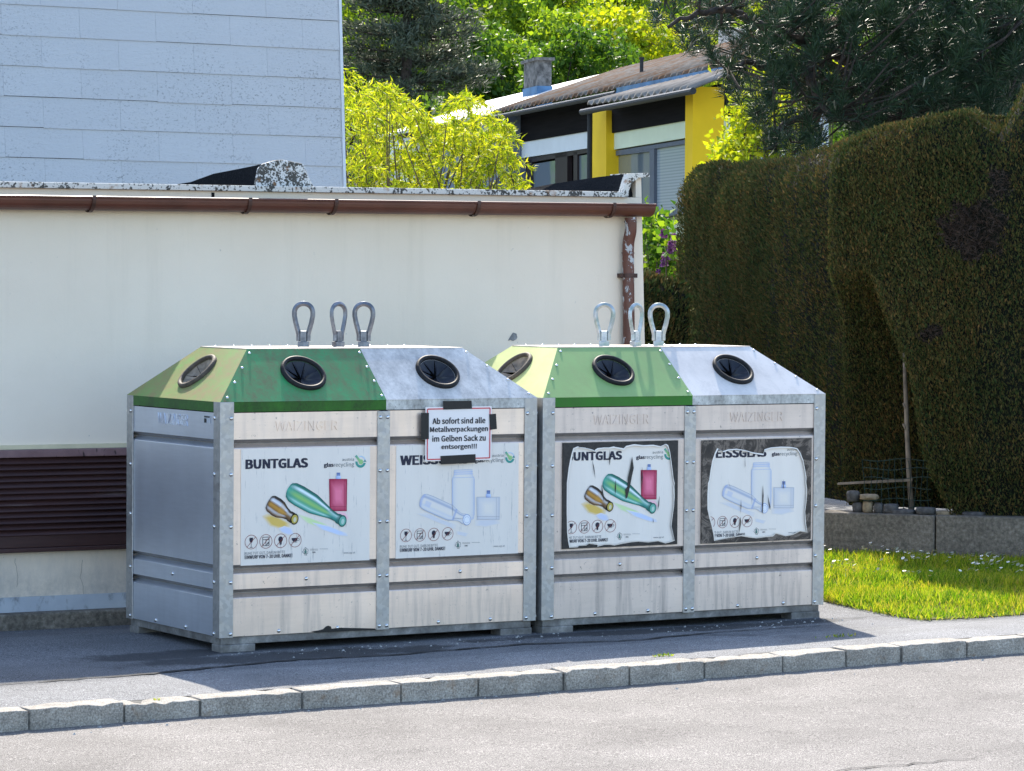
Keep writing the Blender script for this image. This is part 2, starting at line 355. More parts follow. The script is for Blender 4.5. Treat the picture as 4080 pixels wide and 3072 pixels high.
m_pine_far = leafmat('far_pine_needles', [(.045, .065, .038), (.085, .105, .065), (.15, .165, .115)], .3)
m_pine = leafmat('pine_needles', [(.012, .030, .014), (.022, .050, .022), (.042, .075, .034)], .2, rough=.42)
m_pine_dead = leafmat('brown_needles', [(.05, .03, .015), (.11, .07, .035)], .15)
m_candle = plain('pine_candle', (.35, .31, .22), .8)
m_cone = plain('pine_cone', (.16, .08, .035), .9)
m_bark = plain('bark', (.045, .035, .028), .95, 0, .5, 14, .7, 20)
m_bark_l = plain('twig_bark', (.11, .085, .05), .9, 0, .4, 14)
m_lilac_leaf = leafmat('lilac_leaves', [(.03, .09, .012), (.07, .17, .016), (.15, .27, .025), (.26, .38, .03)], .45, (1.3, 1.3, .5))
m_lilac_fl = leafmat('lilac_florets', [(.16, .03, .17), (.34, .10, .32), (.52, .24, .48)], .3)
m_daisy = plain('daisy_white', (.80, .80, .78), .7)
m_daisy_y = plain('daisy_yellow', (.75, .45, .03), .7)
# house
m_yellow = plain('yellow_render', (.84, .53, .015), .9, 0, .06, 2, .2, 60)
m_cream = plain('pale_render', (.68, .72, .55), .9, 0, .05, 2, .2, 60)
m_hwhite = plain('white_house_render', (.72, .74, .78), .9, 0, .05, 2)
m_bluegrey = plain('blue_grey_render', (.14, .17, .24), .9, 0, .06, 2)
M = Mat('black_timber'); M.set(M.ramp(M.noise(3, 5, .6, vec=M.vec((.3, 1, 9))), [(.3, (.006, .0055, .007)), (.7, (.014, .012, .014))]), .9, 0, .08); m_timber = M.m
m_frameg = plain('grey_window_frame', (.10, .115, .155), .5)
m_frameb = plain('brown_window_frame', (.02, .012, .014), .5)
m_hgutter = plain('dark_gutter_metal', (.028, .03, .036), .5, 0, .1, 8, 0, 60, .2)
m_flash = plain('blue_flashing', (.09, .20, .36), .55, .2, .3, 3)
M = Mat('corrugated_roof'); n1 = M.noise(1.6, 6, .7); c = M.mix(M.ramp(n1, [(.46, 0), (.58, .7)]), M.ramp(M.noise(9, 5), [(.3, (.10, .088, .078)), (.7, (.20, .18, .16))]), (.15, .068, .026)); M.set(c, .95, 0, .03); M.bump(M.noise(12, 4), .3, .03); m_roof = M.m
m_roof_grey = plain('grey_corrugated_sheet', (.20, .185, .17), .95, 0, .35, 3, 0, 60, .03)
m_roof_glare = plain('roof_sun_glare', (.62, .62, .60), .6, 0, .1, 2)  # white base stands for sun glare on this end of the roof
M = Mat('window_glass'); M.set((.22, .26, .30), .05, .35, .9); M.bump(M.noise(.9, 2), .12, .05); m_glass = M.m
M = Mat('glass_blind_reflection'); x, y, z = M.sep(); sn = M.math('SINE', M.math('MULTIPLY', z, 130.0)); M.set(M.ramp(M.range(sn, -1, 1, 0, 1), [(.2, (.27, .31, .35)), (.6, (.37, .41, .45))]), .12, 0, .9); M.bump(M.noise(.7, 2), .1, .05); m_blind_reflect = M.m  # pale tone under the blind stripes paints in the pane's bright reflection
M = Mat('chimney_render'); M.set(M.ramp(M.noise(5, 6, .7), [(.4, (.05, .05, .05)), (.62, (.20, .195, .19))]), .95); m_chim = M.m
m_chim_l = plain('chimney_pale', (.5, .46, .42), .95, 0, .15, 3)
# panelled tower
M = Mat('fibre_cement_panel'); g = M.n('ShaderNodeNewGeometry')
c = M.ramp(g.outputs['Random Per Island'], [(0, (.60, .60, .62)), (1, (.62, .62, .64))])
msk = M.math('MULTIPLY', M.ramp(M.noise(75, 4, .7, vec=M.vec((.8, 1, 1))), [(.56, 0), (.64, 1)]), M.ramp(M.noise(1.3, 4, .6), [(.42, 0), (.66, .9)]))
c = M.mix(msk, c, (.16, .17, .18)); c = M.mix(M.math('MULTIPLY', .25, M.noise(2.5, 5)), c, (.45, .45, .44)); M.set(c, .85, 0, .25); M.bump(M.noise(38, 5, .6, vec=M.vec((.6, 1, 1.4)), dist=1.0), .45, .008); m_panel = M.m
m_trimw = plain('white_trim', (.75, .77, .80), .6, 0, .05, 3)

# ------------------------------------------------------------------ SETTING: ground, road, kerb, pavement
def line_h(x): return .0155*(min(max(x, -4), 7)+.5)
def solve_kerb(u, v):
    h = 0
    for _ in range(12): P = onz(u, v, h); h = line_h(P[0])
    return P
K0, K1 = solve_kerb(0, 2840), solve_kerb(4080, 2536)
kd = (K1-K0)[:2]/np.linalg.norm((K1-K0)[:2]); kn = np.array([-kd[1], kd[0]])    # along the kerb; towards the wall
def kerb_y(x): return K0[1]+(x-K0[0])*kd[1]/kd[0]
KH = .075
def pave_h(x, y):
    ky = kerb_y(x); t = min(max((-.10-y)/(-.10-ky), 0), 1); t = t*t*(3-2*t)
    b = min(max((y-.95)/.5, 0), 1)*min(max((3.2-x)/1.0, 0), 1)
    return t*line_h(x)-.007*max(0, t-.85)/.15-.045*b + .003*math.sin(3.1*x+1.3*y)*math.sin(2.3*y-.7*x)
def grid(name, xs, ys_fn, h, mat, kind='structure'):
    V = []; nx = len(xs); ny = len(ys_fn(xs[0]))
    for x in xs:
        for y in ys_fn(x): V.append((x, y, h(x, y)))
    Fc = np.array([(i*ny+j, (i+1)*ny+j, (i+1)*ny+j+1, i*ny+j+1) for i in range(nx-1) for j in range(ny-1)])
    return tag(link(name, np_mesh(name, np.array(V), Fc, True), None, mat), kind=kind)
mb = MB(); mb.add([(-600, -600, -.4), (600, -600, -.4), (600, 600, -.4), (-600, 600, -.4)], [(0, 1, 2, 3)])
tag(mb.build('ground', m_ground), kind='structure')
xs = np.concatenate([[-60, -30, -15], np.arange(-8, 10.1, .25), [15, 30, 60]])
KW = .125
def road_h(x, y): return line_h(x)-KH-.010*min(max((kerb_y(x)-y), 0), 2.0)+.004*math.sin(1.7*x)*math.sin(1.3*y)
grid('road', xs, lambda x: np.concatenate([[-90, -40], np.linspace(-20, -4, 9), np.linspace(-3.6, kerb_y(x)+.03, 12)]), road_h, m_road)
grid('pavement', np.concatenate([[-40, -15, -8], np.arange(-5, 9.1, .15), [14, 40]]),
     lambda x: np.concatenate([np.linspace(kerb_y(x)+KW-.006, .0, 14), np.linspace(.15, 3.2, 18), [6, 12]]), pave_h, m_pave)
# kerb of granite blocks
kerb = empty('kerb', (0, 0, 0), kind='structure')
jx = [x*1.8445 for x in (-360, -160, 65, 270, 435, 655, 868, 1035, 1220, 1362, 1525, 1693, 1830, 1950, 2090, 2230, 2380)]
def kpos(u):
    d = ray(u, 2840+(2536-2840)*u/4080); # where that column meets the kerb line
    A = np.array([[d[0], -kd[0]], [d[1], -kd[1]]]); s = np.linalg.solve(A, K0[:2]-CAM[:2]); return s[1]
js = [kpos(u) for u in jx]; js = [js[0]-.45*k for k in range(24, 0, -1)]+js+[js[-1]+.45*k for k in range(1, 24)]
def hkerb(s):
    return line_h(K0[0]+kd[0]*s)
for s0, s1 in zip(js[:-1], js[1:]):
    mb = MB(); g = .0035; n = 8; jj = rng.normal(0, .0045, (n+1, 4)); dz = rng.normal(0, .003)
    V = []
    for i in range(n+1):
        s = s0+g+(s1-s0-2*g)*i/n; e = .005 if i in (0, n) else 0
        for (o_, z_), q in zip(((0, -.16), (0, 0), (KW, 0), (KW, -.16)), range(4)):
            P = K0[:2]+kd*s+kn*(o_+jj[i, q]+(e if q < 2 else 0)); V.append((P[0], P[1], hkerb(s)+z_+dz+(abs(jj[i, q])*-.7-e*.4 if z_ == 0 else 0)))
    fs = [(i*4+k, i*4+(k+1) % 4, i*4+4+(k+1) % 4, i*4+4+k) for i in range(n) for k in range(4)]+[(0, 1, 2, 3), (n*4+3, n*4+2, n*4+1, n*4)]
    mb.add(V, fs); mb.build('kerb_stone', m_granite, kerb, bevel=.004)
mb = MB(); sA, sB = js[0], js[-1]; V = []
for i in range(61):
    s_ = sA+(sB-sA)*i/60; hz_ = hkerb(s_)
    for o_, z_ in ((.012, -.16), (.012, -.012), (KW+.03, -.008), (KW+.03, -.16)): P = K0[:2]+kd*s_+kn*o_; V.append((P[0], P[1], hz_+z_))
mb.add(V, [(i*4+k, i*4+(k+1) % 4, i*4+4+(k+1) % 4, i*4+4+k) for i in range(60) for k in range(4)]); mb.build('joint_mortar', plain('joint_mortar', (.10, .095, .085), .95, 0, .5, 40), kerb)
# cracks in the pavement
def ribbon(pts, wd, name, mat, hfun, parent=None, lift=.004):
    V = []; Fc = []; P = [np.array(onz(u, v, 0.0)) for u, v in pts]; Q = []
    for a, b in zip(P[:-1], P[1:]):
        k = max(2, int(np.linalg.norm(b-a)/.05))
        for i in range(k): Q.append(a+(b-a)*i/k+np.array([rng.normal(0, .006), rng.normal(0, .008), 0]))
    Q.append(P[-1])
    for i, q in enumerate(Q):
        for _ in range(6):   # settle on the surface along the line of sight it was measured on
            pass
        e = wd*(.5+.8*rng.random())*min(1, .25+4*min(i, len(Q)-1-i)/len(Q)); V += [(q[0], q[1]-e, hfun(q[0], q[1]-e)+lift), (q[0], q[1]+e, hfun(q[0], q[1]+e)+lift)]
    Fc = [(2*i, 2*i+2, 2*i+3, 2*i+1) for i in range(len(Q)-1)]
    mb = MB(); mb.add(V, Fc); return mb.build(name, mat, parent)
m_crack = plain('crack_tar', (.022, .022, .024), .95, 0, .5, 40)
crk = empty('pavement_cracks', (0, 0, 0), kind='structure')
ribbon([(-200, 2745), (0, 2723), (300, 2706), (600, 2687), (900, 2660), (1200, 2632), (1540, 2612), (1800, 2592), (2100, 2572), (2310, 2568), (2560, 2560), (2700, 2540), (2900, 2520), (3150, 2504), (3360, 2497)], .016, 'crack', m_crack, pave_h, crk)
ribbon([(2700, 2540), (2860, 2538), (3020, 2546), (3130, 2558), (3250, 2562)], .010, 'crack', m_crack, pave_h, crk)
ribbon([(1490, 2590), (1620, 2600), (1740, 2606)], .006, 'crack', m_crack, pave_h, crk)
ribbon([(3080, 3010), (3300, 2990), (3700, 2960), (3900, 2945)], .005, 'crack', m_crack, road_h, crk)
# lawn on the right
LB = [onz(u, v) for u, v in ((3000, 2330), (3290, 2400), (3420, 2428), (3560, 2455), (3690, 2478), (3900, 2468), (4080, 2456), (4600, 2430))]
W0, W1 = onz(3290, 2221), onz(4080, 2250); wd_ = (W1-W0)/np.linalg.norm(W1-W0); wn = np.array([wd_[1], -wd_[0], 0])   # wn: towards the camera side
LT = [W0-wd_*1.6, W0-wd_*.4, W0+wd_*.2, W0+wd_*.5, W0+wd_*.8, W0+wd_*1.1, W0+wd_*1.4, W0+wd_*2.6]
mb = MB(); V = []
for a, b in zip(LB, LT):
    for k in range(6): q = a+(b-a)*k/5; V.append((q[0], q[1], pave_h(q[0], q[1])+.004+.02*min(1, k)))
mb.add(V, [(i*6+k, i*6+6+k, i*6+7+k, i*6+k+1) for i in range(7) for k in range(5)]); lawn = mb.build('lawn', m_soil, smooth=True); tag(lawn, kind='structure')
LBa, LTa = np.array(LB), np.array(LT)
def lawn_pt(n):
    i = rng.choice(7, n, p=np.array([.13, .16, .16, .16, .16, .15, .08])); t = rng.random(n); k = rng.random(n)*1.02-.02+rng.normal(0, .008, n)
    a = LBa[i]+(LBa[i+1]-LBa[i])*t[:, None]; b = LTa[i]+(LTa[i+1]-LTa[i])*t[:, None]
    P = a+(b-a)*k[:, None]; P[:, 2] = .02*np.minimum(1, k*5)+.003+np.array([pave_h(x, y) for x, y in P[:, :2]]); return P, k
P, k = lawn_pt(34000); tall = 1+.7*np.maximum(0, np.sin(P[:, 0]*5.1+P[:, 1]*3.7))
d = np.stack([rng.normal(0, .45, len(P)), rng.normal(0, .45, len(P)), np.ones(len(P))], 1)
v, f = leaves(P, d, (.022+.032*rng.random(len(P))**1.3)*tall, .0052, .3); tag(link('grass', np_mesh('grass', v, f), None, m_grass), kind='stuff')
P, k = lawn_pt(900); P = P[(k > .42) & (np.sin(P[:, 0]*6.3)+np.sin(P[:, 1]*7.7+1) > -.2)][:230]; mb = MB()
for q in P:
    c0 = q+np.array([0, 0, .055+.02*rng.random()]); r0 = .008+.003*rng.random(); t1, t2 = rng.normal(0, .3, 2)-np.array([0, .3])
    ring = [c0+np.array([math.cos(a)*r0, math.sin(a)*r0, (math.cos(a)*t1+math.sin(a)*t2)*r0]) for a in np.linspace(0, 6.283, 9)[:-1]]
    mb.cur = 0; mb.add(ring, [tuple(range(8))]); mb.cur = 1; c1 = c0+np.array([0, 0, .002])
    mb.add([c1+(p-c0)*.33 for p in ring], [tuple(range(8))])
tag(mb.build('daisies', [m_daisy, m_daisy_y], recalc=False), kind='stuff')
# gravel chips by the containers
mb = MB()
for _ in range(150):
    x = rng.uniform(-.1, 3.2); y = -abs(rng.normal(0, .16))-.02; r0 = .003+.006*rng.random()**3
    z = pave_h(x, y); a0 = rng.random()*6
    mb.add([(x+r0*math.cos(a0+k*1.57), y+r0*math.sin(a0+k*1.57), z) for k in range(4)]+[(x+r0*.2, y, z+r0*.8)], [(0, 1, 4), (1, 2, 4), (2, 3, 4), (3, 0, 4)])
for _ in range(170):
    x = rng.uniform(-2.2, 5.0); y = kerb_y(x)-abs(rng.normal(0, .10))-.004; r0 = .003+.006*rng.random()**3; z = road_h(x, y); a0 = rng.random()*6
    mb.add([(x+r0*math.cos(a0+k*1.57), y+r0*math.sin(a0+k*1.57), z) for k in range(4)]+[(x+r0*.2, y, z+r0*.8)], [(0, 1, 4), (1, 2, 4), (2, 3, 4), (3, 0, 4)])
tag(mb.build('gravel', plain('gravel_chip', (.30, .30, .29), .9, 0, .4, 90)), kind='stuff')
# hillside behind
tag(grid('hillside', np.linspace(-60, 240, 26), lambda x: np.array([45, 60, 70, 85, 105, 130, 170, 230]), lambda x, y: -.35+max(0, (y-70))*.13+max(0, y-165)*.5+.8*math.sin(x*.09+y*.05), m_hill), kind='structure')

